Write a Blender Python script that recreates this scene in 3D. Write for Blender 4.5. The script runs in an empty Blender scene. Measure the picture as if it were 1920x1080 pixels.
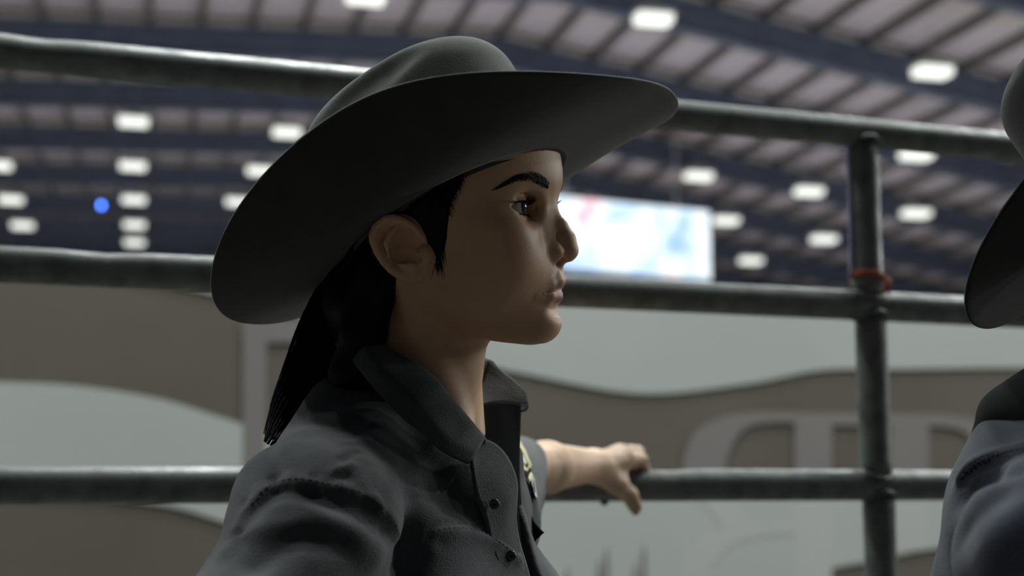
import bpy, bmesh, math, random
import numpy as np
from mathutils import Vector, Matrix
from mathutils.bvhtree import BVHTree

random.seed(7)
RNG = np.random.default_rng(7)
SC = bpy.context.scene
COL = SC.collection

# ------------------------------------------------------------------ camera
FPX = 2667.0                                   # focal length in pixels of the 1920 wide frame
PITCH = math.atan(370.0 / FPX)
CAMZ = 1.32
CP, SP = math.cos(PITCH), math.sin(PITCH)
cam_data = bpy.data.cameras.new('camera')
cam_data.sensor_width = 36.0
cam_data.lens = FPX * 36.0 / 1920.0
cam_data.clip_start = 0.05
cam_data.clip_end = 400
cam_data.dof.use_dof = True
cam_data.dof.focus_distance = 1.09
cam_data.dof.aperture_fstop = 4.4
cam = bpy.data.objects.new('camera', cam_data)
COL.objects.link(cam)
cam.location = (0, 0, CAMZ)
cam.rotation_euler = (math.pi / 2 + PITCH, 0, 0)
SC.camera = cam

# ------------------------------------------------------------------ world, light, exposure
world = bpy.data.worlds.new('arena_air')
SC.world = world
world.use_nodes = True
world.node_tree.nodes['Background'].inputs[0].default_value = (0.82, 0.9, 1.0, 1)
world.node_tree.nodes['Background'].inputs[1].default_value = 0.035
SC.view_settings.view_transform = 'Standard'
SC.view_settings.look = 'None'
SC.view_settings.gamma = 1
SC.view_settings.exposure = 0.0
SC.view_settings.use_curve_mapping = False
SC.cycles.use_denoising = True
SC.cycles.use_light_tree = True
SC.cycles.max_bounces = 6
SC.cycles.sample_clamp_indirect = 4
LAMP_POWER = 260.0                              # floodlight flux, downward, every fixture
LENS_GLOW = 1.15

# ------------------------------------------------------------------ helpers
def c2w(p):
    """camera axes (right, depth, up) -> world"""
    p = np.asarray(p, float)
    return np.stack([p[..., 0], p[..., 1] * CP - p[..., 2] * SP, CAMZ + p[..., 1] * SP + p[..., 2] * CP], -1)
def P(px, py, d):
    return c2w(np.array([(px - 960) / FPX * d, d, (540 - py) / FPX * d]))
def PP(lst):
    return np.array([P(*q) for q in lst])
def ray(px, py):
    o = Vector((0, 0, CAMZ)); v = Vector(P(px, py, 1.0)) - o
    return o, v.normalized()

def link(o, parent=None):
    COL.objects.link(o)
    if parent is not None:
        o.parent = parent
    return o
def tag(o, label=None, cat=None, group=None, kind=None):
    if label: o['label'] = label
    if cat: o['category'] = cat
    if group: o['group'] = group
    if kind: o['kind'] = kind
    return o
def empty(name, loc=(0, 0, 0)):
    o = bpy.data.objects.new(name, None)
    o.empty_display_size = 0.1
    o.location = loc
    return link(o)
def mesh_obj(name, verts, faces, mat=None, parent=None, smooth=True, origin=None):
    """verts in world metres; stored relative to the parent (or to origin)"""
    verts = np.asarray(verts, float).reshape(-1, 3)
    base = np.zeros(3)
    if parent is not None:
        q = parent
        while q is not None:
            base = base + np.array(q.location); q = q.parent
    me = bpy.data.meshes.new(name)
    if origin is not None:
        base = base + (np.asarray(origin) - base)
    v = verts - base
    if isinstance(faces, np.ndarray):
        n = faces.shape[1]
        me.vertices.add(len(v)); me.vertices.foreach_set('co', v.astype(np.float32).ravel())
        me.loops.add(faces.size); me.loops.foreach_set('vertex_index', faces.astype(np.int32).ravel())
        me.polygons.add(len(faces)); me.polygons.foreach_set('loop_start', np.arange(0, faces.size, n, dtype=np.int32))
        me.update(calc_edges=True); me.validate()
    else:
        me.from_pydata([tuple(map(float, q)) for q in v], [], [tuple(int(i) for i in f) for f in faces]); me.update()
    if smooth and len(me.polygons):
        me.polygons.foreach_set('use_smooth', np.ones(len(me.polygons), bool))
    o = bpy.data.objects.new(name, me)
    if origin is not None:
        o.location = origin
    if mat is not None:
        me.materials.append(mat)
    return link(o, parent)

class MB:
    """collects shapes into one mesh"""
    def __init__(s): s.v = []; s.f = []; s.n = 0
    def add(s, v, f):
        v = np.asarray(v, float).reshape(-1, 3)
        s.v.append(v); s.f += [tuple(i + s.n for i in q) for q in f]; s.n += len(v); return s
    def box(s, c, size, ax=None, bev=0.0):
        ax = np.eye(3) if ax is None else np.asarray(ax, float)
        hx, hy, hz = [q / 2 for q in size]
        c = np.asarray(c, float)
        if bev <= 0:
            pts = [(x, y, z) for x in (-hx, hx) for y in (-hy, hy) for z in (-hz, hz)]
            v = [c + x * ax[0] + y * ax[1] + z * ax[2] for x, y, z in pts]
            return s.add(v, [(0, 1, 3, 2), (4, 6, 7, 5), (0, 4, 5, 1), (2, 3, 7, 6), (0, 2, 6, 4), (1, 5, 7, 3)])
        bm = bmesh.new(); bmesh.ops.create_cube(bm, size=1)
        for q in bm.verts: q.co = (q.co.x * 2 * hx, q.co.y * 2 * hy, q.co.z * 2 * hz)
        bmesh.ops.bevel(bm, geom=bm.edges[:], offset=bev, segments=2, affect='EDGES', profile=0.6)
        bm.verts.ensure_lookup_table()
        v = [c + q.co.x * ax[0] + q.co.y * ax[1] + q.co.z * ax[2] for q in bm.verts]
        f = [tuple(x.index for x in q.verts) for q in bm.faces]
        bm.free(); return s.add(v, f)
    def tube(s, pts, r, n=16, cap=True):
        pts = np.asarray(pts, float); m = len(pts)
        r = np.full(m, r) if np.isscalar(r) else np.asarray(r, float)
        t = np.gradient(pts, axis=0); t /= np.linalg.norm(t, axis=1)[:, None] + 1e-12
        ref = np.array([0, 0, 1.0]) if abs(t[0][2]) < 0.9 else np.array([1.0, 0, 0])
        u = np.cross(t[0], ref); u /= np.linalg.norm(u)
        vs = []
        a = np.linspace(0, 2 * math.pi, n, endpoint=False)
        for i in range(m):
            u = u - t[i] * u.dot(t[i]); u /= np.linalg.norm(u)
            w = np.cross(t[i], u)
            vs.append(pts[i] + r[i] * (np.cos(a)[:, None] * u + np.sin(a)[:, None] * w))
        f = []
        for i in range(m - 1):
            for j in range(n):
                k = (j + 1) % n
                f.append((i * n + j, (i + 1) * n + j, (i + 1) * n + k, i * n + k))
        if cap:
            f.append(tuple(range(n))); f.append(tuple((m - 1) * n + j for j in range(n - 1, -1, -1)))
        return s.add(np.concatenate(vs), f)
    def build(s, name, mat, parent=None, smooth=True, origin=None):
        return mesh_obj(name, np.concatenate(s.v), s.f, mat, parent, smooth, origin)

def auto_smooth(o, ang=40):
    me = o.data
    bm = bmesh.new(); bm.from_mesh(me)
    for e in bm.edges:
        if len(e.link_faces) == 2 and e.calc_face_angle(0) > math.radians(ang): e.smooth = False
    bm.to_mesh(me); bm.free()
    return o

def spline(pts, n):
    """Catmull-Rom through the points"""
    p = np.asarray(pts, float); m = len(p)
    q = np.vstack([2 * p[0] - p[1], p, 2 * p[-1] - p[-2]])
    t = np.linspace(0, m - 1, n); i = np.minimum(t.astype(int), m - 2); t = (t - i)[:, None]
    a, b, c, d = q[i], q[i + 1], q[i + 2], q[i + 3]
    return 0.5 * (2 * b + (c - a) * t + (2 * a - 5 * b + 4 * c - d) * t ** 2 + (3 * b - a - 3 * c + d) * t ** 3)

# ------------------------------------------------------------------ materials
def material(name, color, rough=0.6, metal=0.0, noise=0.0, scale=30.0, bump=0.0, bscale=None, color2=None,
             spec=0.5, attr=None, sheen=0.0, sss=0.0, stretch=None, detail=4.0, rnoise=0.0):
    m = bpy.data.materials.new(name); m.use_nodes = True
    nt = m.node_tree; b = nt.nodes['Principled BSDF']
    b.inputs['Roughness'].default_value = rough; b.inputs['Metallic'].default_value = metal
    b.inputs['Specular IOR Level'].default_value = spec
    if sheen: b.inputs['Sheen Weight'].default_value = sheen; b.inputs['Sheen Roughness'].default_value = 0.5
    if sss:
        b.inputs['Subsurface Weight'].default_value = sss
        b.inputs['Subsurface Radius'].default_value = (1.0, 0.35, 0.2); b.inputs['Subsurface Scale'].default_value = 0.006
    tc = nt.nodes.new('ShaderNodeTexCoord'); src = tc.outputs['Object']
    if stretch:
        mp = nt.nodes.new('ShaderNodeMapping'); mp.inputs['Scale'].default_value = stretch
        nt.links.new(src, mp.inputs[0]); src = mp.outputs[0]
    out = None
    if attr:
        a = nt.nodes.new('ShaderNodeAttribute'); a.attribute_name = attr; out = a.outputs['Color']
    if noise > 0 or color2 is not None:
        nz = nt.nodes.new('ShaderNodeTexNoise'); nz.inputs['Scale'].default_value = scale; nz.inputs['Detail'].default_value = detail
        nt.links.new(src, nz.inputs['Vector'])
        mx = nt.nodes.new('ShaderNodeMix'); mx.data_type = 'RGBA'
        c2 = color2 if color2 is not None else tuple(max(0, q * (1 - noise)) for q in color)
        if attr:
            mx.blend_type = 'MULTIPLY'; mx.inputs[0].default_value = 1.0
            rp = nt.nodes.new('ShaderNodeMapRange'); rp.inputs['To Min'].default_value = 1 - noise; rp.inputs['To Max'].default_value = 1 + noise * 0.6
            nt.links.new(nz.outputs['Fac'], rp.inputs['Value']); nt.links.new(out, mx.inputs[6]); nt.links.new(rp.outputs[0], mx.inputs[7])
        else:
            rp = nt.nodes.new('ShaderNodeMapRange'); rp.inputs['From Min'].default_value = 0.35; rp.inputs['From Max'].default_value = 0.65
            nt.links.new(nz.outputs['Fac'], rp.inputs['Value']); nt.links.new(rp.outputs[0], mx.inputs[0])
            mx.inputs[6].default_value = (*color, 1); mx.inputs[7].default_value = (*c2, 1)
        out = mx.outputs[2]
        if rnoise:
            rr = nt.nodes.new('ShaderNodeMapRange'); rr.inputs['From Min'].default_value = 0.3; rr.inputs['From Max'].default_value = 0.7
            rr.inputs['To Min'].default_value = rough - rnoise; rr.inputs['To Max'].default_value = rough + rnoise
            nt.links.new(nz.outputs['Fac'], rr.inputs['Value']); nt.links.new(rr.outputs[0], b.inputs['Roughness'])
    if out is not None: nt.links.new(out, b.inputs['Base Color'])
    else: b.inputs['Base Color'].default_value = (*color, 1)
    if bump > 0:
        n2 = nt.nodes.new('ShaderNodeTexNoise'); n2.inputs['Scale'].default_value = bscale or scale * 4; n2.inputs['Detail'].default_value = 3
        nt.links.new(src, n2.inputs['Vector'])
        bp = nt.nodes.new('ShaderNodeBump'); bp.inputs['Strength'].default_value = bump; bp.inputs['Distance'].default_value = 0.002
        nt.links.new(n2.outputs['Fac'], bp.inputs['Height']); nt.links.new(bp.outputs[0], b.inputs['Normal'])
    return m
def emitter(name, color, strength):
    m = bpy.data.materials.new(name); m.use_nodes = True
    b = m.node_tree.nodes['Principled BSDF']
    b.inputs['Base Color'].default_value = (*[q * 0.8 for q in color], 1)
    b.inputs['Emission Color'].default_value = (*color, 1); b.inputs['Emission Strength'].default_value = strength
    return m
M = {}
M['dirt'] = material('arena_dirt', (0.30, 0.28, 0.275), 0.95, noise=0.35, scale=3, bump=0.4, bscale=12)
M['pipe'] = material('painted_steel_pipe', (0.17, 0.188, 0.18), 0.45, 0.0, noise=0.45, scale=38, bump=0.25, bscale=70, spec=0.6, rnoise=0.10, detail=6)
M['weld'] = material('weld_bead', (0.2, 0.21, 0.2), 0.5, 0.4, noise=0.4, scale=90, bump=0.8, bscale=200)
M['twine'] = material('red_twine', (0.55, 0.11, 0.05), 0.7, noise=0.4, scale=300, bump=0.5, bscale=600)
M['beam'] = material('navy_painted_beam', (0.115, 0.14, 0.215), 0.6, noise=0.2, scale=2)
M['purlin'] = material('dark_purlin', (0.19, 0.18, 0.18), 0.7, noise=0.2, scale=2)
M['roof_panel'] = material('pale_roof_insulation', (0.60, 0.55, 0.64), 0.8, noise=0.2, scale=0.35, color2=(0.48, 0.44, 0.40))
M['roof_deck'] = material('roof_deck', (0.3, 0.28, 0.29), 0.8, noise=0.2, scale=1)
M['wall'] = material('grey_metal_wall', (0.3, 0.285, 0.27), 0.7, noise=0.15, scale=0.4)
M['lamp_body'] = material('lamp_housing', (0.45, 0.45, 0.45), 0.5, noise=0.1, scale=8)
M['lens'] = emitter('lamp_lens', (0.97, 1.0, 0.93), LENS_GLOW)
M['blue_led'] = emitter('blue_led', (0.06, 0.19, 1.0), 14)
M['banner_dark'] = material('banner_taupe_print', (0.148, 0.132, 0.108), 0.85, noise=0.12, scale=1.6)
M['banner_light'] = material('banner_grey_print', (0.54, 0.57, 0.555), 0.85, noise=0.06, scale=1.2)
M['banner_letter'] = material('banner_letter_print', (0.25, 0.232, 0.225), 0.85, noise=0.06, scale=1.2)
M['banner_pale'] = material('banner_pale_letter_print', (0.57, 0.58, 0.575), 0.85, noise=0.05, scale=1.2)
M['screen_case'] = material('screen_case', (0.03, 0.03, 0.035), 0.6)

def screen_material():
    m = bpy.data.materials.new('led_picture'); m.use_nodes = True
    nt = m.node_tree; b = nt.nodes['Principled BSDF']
    tc = nt.nodes.new('ShaderNodeTexCoord')
    v = nt.nodes.new('ShaderNodeTexNoise'); v.inputs['Scale'].default_value = 0.85; v.inputs['Detail'].default_value = 2
    nt.links.new(tc.outputs['Object'], v.inputs['Vector'])
    r = nt.nodes.new('ShaderNodeValToRGB'); nt.links.new(v.outputs['Fac'], r.inputs[0])
    e = r.color_ramp.elements
    e[0].position = 0.30; e[0].color = (0.35, 0.55, 0.95, 1)
    e[1].position = 0.42; e[1].color = (0.72, 0.88, 1.0, 1)
    for pos, c in ((0.5, (0.86, 0.96, 1.0, 1)), (0.55, (1, 1, 1, 1)), (0.585, (1.0, 0.72, 0.82, 1)), (0.62, (1.0, 0.5, 0.6, 1)), (0.67, (1, 0.92, 0.97, 1))):
        q = e.new(pos); q.color = c
    b.inputs['Base Color'].default_value = (0.02, 0.02, 0.02, 1)
    nt.links.new(r.outputs[0], b.inputs['Emission Color']); b.inputs['Emission Strength'].default_value = 1.3
    return m
M['screen'] = screen_material()

# ------------------------------------------------------------------ arena shell (roof frames run square to the ridge)
def unit(v): v = np.asarray(v, float); return v / np.linalg.norm(v)
AD = unit([(300 - 960) / FPX, CP + SP * 370 / FPX, 0]); AL = np.array([AD[1], -AD[0], 0])
UP = np.array([0, 0, 1.0])
RIDGE = 7.3
def roof_h(l):
    return CAMZ + 10.4 - (0.035 * (RIDGE - l) if l < RIDGE else 0.17 * (l - RIDGE))
def A(l, d, z): return l * AL + d * AD + np.array([0, 0, z])

g = 90
FDIR = unit([(8500 - 960) / FPX, CP + SP * 370 / FPX, 0])       # line of the pipe fence and of the barrier behind it
FNRM = np.array([FDIR[1], -FDIR[0], 0])
fl0 = P(1180, 914, 1.85) * np.array([1, 1, 0]) - FNRM * 4.0     # foot of the barrier
def floor_piece(name, a, b_, z, mat):
    q = [fl0 - FDIR * g + FNRM * a, fl0 + FDIR * g + FNRM * a, fl0 + FDIR * g + FNRM * b_, fl0 - FDIR * g + FNRM * b_]
    v = [np.array([x[0], x[1], z]) for x in q] + [np.array([x[0], x[1], z - .1]) for x in q]
    mesh_obj(name, v, [(0, 3, 2, 1), (4, 5, 6, 7), (0, 1, 5, 4), (1, 2, 6, 5), (2, 3, 7, 6), (3, 0, 4, 7)], mat, smooth=False)['kind'] = 'structure'
M['mat'] = material('dark_near_floor', (0.06, 0.055, 0.05), 0.9, noise=0.35, scale=4, bump=0.4, bscale=20)  # unseen near floor, made dark to keep bounce light off the brim
floor_piece('floor', 0, -95, 0.0, M['dirt']); floor_piece('floor', 14, 0, 0.0, M['mat'])
FR0, FRS = 30.8, 4.7
L0, L1 = -15.0, 33.0
frames = [FR0 + FRS * k for k in range(-3, 7)]
D0, D1 = frames[0], frames[-1] + 1.0
NL = np.array([-0.035, 0, 1]); 
ceil = empty('ceiling', A(0, FR0, CAMZ + 10)); ceil['kind'] = 'structure'
mb = MB()
for la, lb in ((L0, RIDGE), (RIDGE, L1)):
    v = [A(la, D0, roof_h(la) + .06), A(lb, D0, roof_h(lb) + .06), A(lb, D1, roof_h(lb) + .06), A(la, D1, roof_h(la) + .06)]
    v += [q + np.array([0, 0, .08]) for q in v]
    mb.add(v, [(0, 3, 2, 1), (4, 5, 6, 7), (0, 1, 5, 4), (2, 3, 7, 6), (1, 2, 6, 5), (3, 0, 4, 7)])
mb.build('roof_deck', M['roof_deck'], ceil, smooth=False)
PSP = 1.12
ls = [RIDGE + PSP * k for k in range(-15, 22)]
panel_me = {}
for k in range(len(ls) - 1):
    la, lb = ls[k], ls[k + 1]
    right = (la + lb) / 2 > RIDGE
    slope = -0.17 if right else 0.035
    for j in range(len(frames) - 1):
        if j < 1 or j > 7: continue
        key = right
        c = A((la + lb) / 2, frames[j] + FRS / 2, roof_h((la + lb) / 2))
        if key not in panel_me:
            ax = [unit(AL + slope * UP), AD, unit(np.cross(AL + slope * UP, AD))]
            b = MB().box((0, 0, 0), (PSP - 0.15, FRS - 0.2, 0.05), ax, 0.018)
            o = b.build('roof_panel', M['roof_panel'], smooth=False); panel_me[key] = o.data
            o.parent = ceil
        else:
            o = bpy.data.objects.new('roof_panel', panel_me[key]); link(o, ceil)
        o.location = Vector(c) - ceil.location
for k, l in enumerate(ls):
    h = roof_h(l)
    MB().box(A(l, (D0 + D1) / 2, h - .10), (0.10, D1 - D0, 0.24), [AL, AD, UP]).build('purlin', M['purlin'], ceil, smooth=False)
for d in frames:
    b = MB()
    for la, lb in ((L0, RIDGE), (RIDGE, L1)):
        for off, hh, w in ((-.26, .05, .3), (-.56, .6, .10), (-.86, .05, .3)):
            v = []
            for l in (la, lb):
                for s in (-1, 1):
                    for t in (-1, 1): v.append(A(l, d + s * w / 2, roof_h(l) + off + t * hh / 2))
            b.add(v, [(0, 1, 3, 2), (4, 6, 7, 5), (0, 4, 5, 1), (2, 3, 7, 6), (0, 2, 6, 4), (1, 5, 7, 3)])
    b.build('roof_frame', M['beam'], ceil, smooth=False)
# end wall and long side walls
def wall(name, a, b2, za, zb, t=0.2):
    a = np.asarray(a); b2 = np.asarray(b2); n = unit(np.cross(b2 - a, UP)) * t
    v = [a, b2, b2 + n, a + n]; v = [np.array([q[0], q[1], 0.0]) for q in v] + [np.array([v[0][0], v[0][1], za]), np.array([v[1][0], v[1][1], zb]), np.array([v[2][0], v[2][1], zb]), np.array([v[3][0], v[3][1], za])]
    o = mesh_obj(name, v, [(0, 3, 2, 1), (4, 5, 6, 7), (0, 1, 5, 4), (1, 2, 6, 5), (2, 3, 7, 6), (3, 0, 4, 7)], M['wall'], smooth=False); o['kind'] = 'structure'
wall('wall_back', A(L1, D1, 0), A(RIDGE, D1, 0), roof_h(L1), roof_h(RIDGE))
wall('wall_back', A(RIDGE, D1, 0), A(L0, D1, 0), roof_h(RIDGE), roof_h(L0))
wall('wall_right', A(L1, D1, 0), A(L1, D0, 0), roof_h(L1), roof_h(L1), -0.2)
wall('wall_left', A(L0, D0, 0), A(L0, D1, 0), roof_h(L0), roof_h(L0), -0.2)

# lamps -------------------------------------------------------------
lamp_parts = None
def lamp(l, d, label, group, power=1.0, tilt=0.0):
    global lamp_parts
    z = roof_h(l) - 1.30
    o = empty('high_bay_lamp', A(l, d, z)); tag(o, label, 'lamp', group)
    ax = [AL, AD, UP]
    if lamp_parts is None:
        h = MB().box((0, 0, .17), (.78, .5, .1), ax, .02).box((0, 0, .27), (.4, .22, .14), ax, .02)
        a = h.build('housing', M['lamp_body'], smooth=False)
        r = MB().tube([A(0, 0, .3), A(0, 0, 1.0)], .015, 8).build('hanger', M['lamp_body'])
        e = MB().box((0, 0, .05), (.70, .42, .17), ax, .05).build('lens', M['lens'])
        lamp_parts = [a, r, e]
        for q in lamp_parts: q.parent = o
    else:
        for q in lamp_parts:
            c = q.copy(); COL.objects.link(c); c.parent = o
    ld = bpy.data.lights.new('lamp_light', 'AREA'); ld.shape = 'RECTANGLE'; ld.size = .66; ld.size_y = .4
    ld.energy = LAMP_POWER * power; ld.color = (0.95, 1.0, 0.97); ld.spread = math.radians(152)
    lo = bpy.data.objects.new('lamp_light', ld); link(lo, o); lo.location = (0, 0, -.05); lo.rotation_euler = (0, 0, math.atan2(AL[1], AL[0]))
    if tilt:                                      # added side lamps, tilted in to light her face from the front
        o.rotation_mode = 'QUATERNION'; o.rotation_quaternion = Matrix.Rotation(tilt, 3, Vector(AD)).to_quaternion()
    return o
def lamp_at(px, py):
    o = np.array([0, 0, CAMZ]); v = P(px, py, 1.0) - o
    lo, hi = 5.0, 120.0
    for _ in range(60):
        t = (lo + hi) / 2; q = o + v * t; l = q.dot(AL)
        if q[2] < roof_h(l) - 1.27: lo = t
        else: hi = t
    q = o + v * lo
    return q.dot(AL), q.dot(AD)
LAMPS = [
    (250, 230, 'lamp in the column left of the hat, uppermost of its five'),
    (249, 313, 'lamp in the column left of the hat, second from top'),
    (251, 376, 'lamp in the column left of the hat, third from top'),
    (252, 423, 'lamp in the column left of the hat, fourth from top'),
    (252, 456, 'lamp half hidden by the middle rail, left of the hat'),
    (538, 250, 'lamp glowing beside the back of the hat crown'),
    (487, 322, 'lamp peeking out beside the rear hat brim, below the crown'),
    (445, 380, 'lamp almost covered by the edge of the rear hat brim'),
    (-4, 312, 'lamp cut by the left picture edge, uppermost there'),
    (20, 376, 'lamp near the left picture edge, second from top'),
    (42, 424, 'lamp near the left picture edge, just above the middle rail'),
    (685, -2, 'lamp cut by the top picture edge above the hat'),
    (1225, 38, 'brightest lamp above the front of the hat brim'),
    (1748, 137, 'bright lamp above the top rail, beside the second hat'),
    (1310, 332, 'lamp between top rail and video screen, just above the screen'),
    (1718, 293, 'lamp half hidden under the top rail, right of the post'),
    (1517, 361, 'lamp left of the post, uppermost of the three there'),
    (1362, 415, 'lamp right beside the upper corner of the video screen'),
    (1718, 402, 'lamp right of the post, midway between the two rails'),
    (1545, 450, 'lamp left of the post, above the red twine'),
    (1408, 490, 'lowest lamp, just above the middle rail beside the screen')]
for px, py, lab in LAMPS:
    l, d = lamp_at(px, py)
    lamp(l, d, lab, 'arena roof lamps', 1.0)
COLS = (-6.0, 1.5, 9.0, 16.5)
for d, cols, k in ((2.2, (-5.0, 1.2, 8.0), 1.05), (4.7, COLS, 1.4), (10.0, COLS, 1.7), (15.5, COLS, 1.7), (20.5, COLS, 1.5), (1.0, (23.0, 29.0), 0.95), (7.0, (23.0, 29.0), 0.95), (13.0, (23.0, 29.0), 0.8), (19.0, (23.0, 29.0), 0.6)):
    for l in cols:                                # lamps go on unseen overhead; side columns are added to light her face
        lamp(l, d, 'unseen roof lamp set to light the foreground', 'unseen roof lamps', k, math.radians(48) if l > 20 else 0.0)
b = MB().tube([P(190, 385, 44.0) + np.array([0, 0, s]) for s in (-.06, .06)], .05, 12).build('blue_indicator_light', M['blue_led'])
b.data.transform(Matrix.Translation(-Vector(P(190, 385, 44.0)))); b.location = P(190, 385, 44.0)
tag(b, 'small round blue light hanging far off under the roof', 'light')

# video screen ------------------------------------------------------
sa = math.radians(26); SX = np.array([math.cos(sa), math.sin(sa), 0]); SN = np.array([math.sin(sa), -math.cos(sa), 0])
sR = P(1332, 460, 36.0)
sc_root = empty('video_screen', sR - SX * 2.6 - UP * 1.1); tag(sc_root, 'bright video screen hanging under the roof beyond her face', 'screen')
SW, SH = 5.2, 1.76
cen = sR - SX * SW / 2
MB().box(cen - SN * .2, (SW + .1, .3, SH + .1), [SX, SN, UP], .03).build('case', M['screen_case'], sc_root, smooth=False)
MB().box(cen - SN * .04, (SW, .05, SH), [SX, SN, UP]).build('picture', M['screen'], sc_root, smooth=False)
for s in (-1.6, 1.6):
    t0 = cen + SX * s + UP * SH / 2; t1 = t0.copy(); t1[2] = roof_h(t0.dot(AL)) + .08
    MB().tube([t0, t1], .03, 8).build('hanger', M['lamp_body'], sc_root)

# ------------------------------------------------------------------ pipe fence (its line runs off to the right)
FD = unit([(8500 - 960) / FPX, CP + SP * 370 / FPX, 0]); FN = np.array([FD[1], -FD[0], 0])   # FN faces the camera
FQ = P(1180, 914, 1.85); FQ[2] = 0
PIPE_R, PITCHZ = 0.0212, 0.2505
TOPZ = CAMZ + 2 * PITCHZ
def on_fence(px, py):
    o = np.array([0, 0, CAMZ]); v = P(px, py, 1.0) - o
    t = (FQ - o).dot(FN) / v.dot(FN); q = o + v * t
    return (q - FQ).dot(FD)
fence = empty('pipe_fence_panel', (float(FQ[0]), float(FQ[1]), 0)); tag(fence, 'dark welded steel pipe fence panel behind the woman', 'fence')
def dent(ts, z, where, depth, wid):
    p = np.array([FQ + FD * t + UP * z for t in ts]); r = np.full(len(ts), PIPE_R)
    for w0 in where: p[:, 2] -= depth * np.exp(-((ts - w0) / wid) ** 2); r *= 1 - .06 * np.exp(-((ts - w0) / wid) ** 2)
    return p, r
TA, TB = -2.6, 2.9
for k in range(7):
    z = TOPZ - k * PITCHZ
    ts = np.linspace(TA, TB, 220)
    where = {0: (-.75,), 1: (on_fence(195, 480),), 2: (.05,)}.get(k, ())
    p, r = dent(ts, z, where, .0014, .03)
    p[:, 2] += .0004 * np.sin(ts * 3.1 + k)
    MB().tube(p, r, 28).build('rail', M['pipe'], fence)
tpost = on_fence(1632, 600)
for t0 in (tpost, TA + .03, TB - .03):
    for k in range(7):
        z1 = TOPZ - k * PITCHZ - PIPE_R * .75; z0 = TOPZ - (k + 1) * PITCHZ + PIPE_R * .75 if k < 6 else 0.0
        off = -.0035 if k == 0 else (0.0 if k % 2 else .003)
        ts = np.linspace(z0, z1, 14)
        rad = .0222 if t0 == tpost else PIPE_R
        pp = np.array([FQ + FD * (t0 + off) + UP * q for q in ts])
        rr = rad * (1 + .015 * np.sin(ts * 40))
        MB().tube(pp, rr, 26).build('post', M['pipe'], fence)
        if t0 == tpost:
            for zz in (z1 + .001, z0 - .001 if k < 6 else None):
                if zz is None: continue
                an = np.linspace(0, 2 * math.pi, 40)
                sgn = 1 if zz == z1 + .001 else -1
                ring = np.array([FQ + FD * (t0 + off + (rad + .001) * math.cos(a)) + FN * (rad + .001) * math.sin(a) +
                                 UP * (zz + sgn * (.001 + .011 * math.cos(a * 2) * -.45 + .0012 * math.sin(a * 17))) for a in an])
                MB().tube(ring, .0032, 8, cap=False).build('weld', M['weld'], fence)
# red twine wrapped round the post above the middle rail
zt = TOPZ - PITCHZ + PIPE_R + .013
an = np.linspace(0, 2 * math.pi * 1.96, 150)
ring = np.array([FQ + FD * (tpost + (.0255 + .002 * math.sin(a * 3)) * math.cos(a)) + FN * .0255 * math.sin(a) + UP * (zt + .009 * math.sin(a - .9) + .0022 * a / 6.28) for a in an])
tw = empty('red_twine', (float(ring[0][0]), float(ring[0][1]), zt)); tag(tw, 'red twine tied round the post just above the middle rail', 'twine')
MB().tube(ring, .0034, 10).build('loop', M['twine'], tw)
tl = spline([ring[-1], ring[-1] + FN * .01 - UP * .012 - FD * .006, ring[-1] + FN * .012 - UP * .03 - FD * .012], 12)
MB().tube(tl, .0028, 8).build('loose_end', M['twine'], tw)
tl = spline([ring[0], ring[0] + FN * .008 - UP * .010 + FD * .004, ring[0] + FN * .006 - UP * .02 + FD * .012], 10)
MB().tube(tl, .0026, 8).build('loose_end', M['twine'], tw)

# pale strap added beside the post, and a bolt head under the bottom rail in view
M['strip'] = material('lilac_strip', (0.62, 0.62, 0.88), 0.6, noise=0.15, scale=60)
sp = np.array([FQ + FD * (tpost - .0288 + .0006 * math.sin(z_ * 30)) + FN * .002 + UP * z_ for z_ in np.linspace(zt + .004, TOPZ - PIPE_R + .002, 24)])
stp = empty('pale_strip', tuple(sp[0])); tag(stp, 'thin pale lilac strap running down beside the post above the twine', 'strip')
mbs = MB()
for i in range(23): mbs.box((sp[i] + sp[i + 1]) / 2, (.0062, .0016, float(np.linalg.norm(sp[i + 1] - sp[i])) * 1.02), [FD, FN, UP])
mbs.build('strip_pieces', M['strip'], stp, smooth=False)
MB().box(sp[0] + UP * .004, (.0085, .004, .008), [FD, FN, UP], .001).build('clip', M['weld'], stp, smooth=False)  # small block at the lower end of the pale strip
nb = FQ + FD * on_fence(1133, 944) + UP * (CAMZ - PIPE_R + .002)
MB().tube([nb, nb - UP * .004, nb - UP * .0065], [.006, .0055, .003], 10).build('bolt_head', M['weld'], fence)

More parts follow.
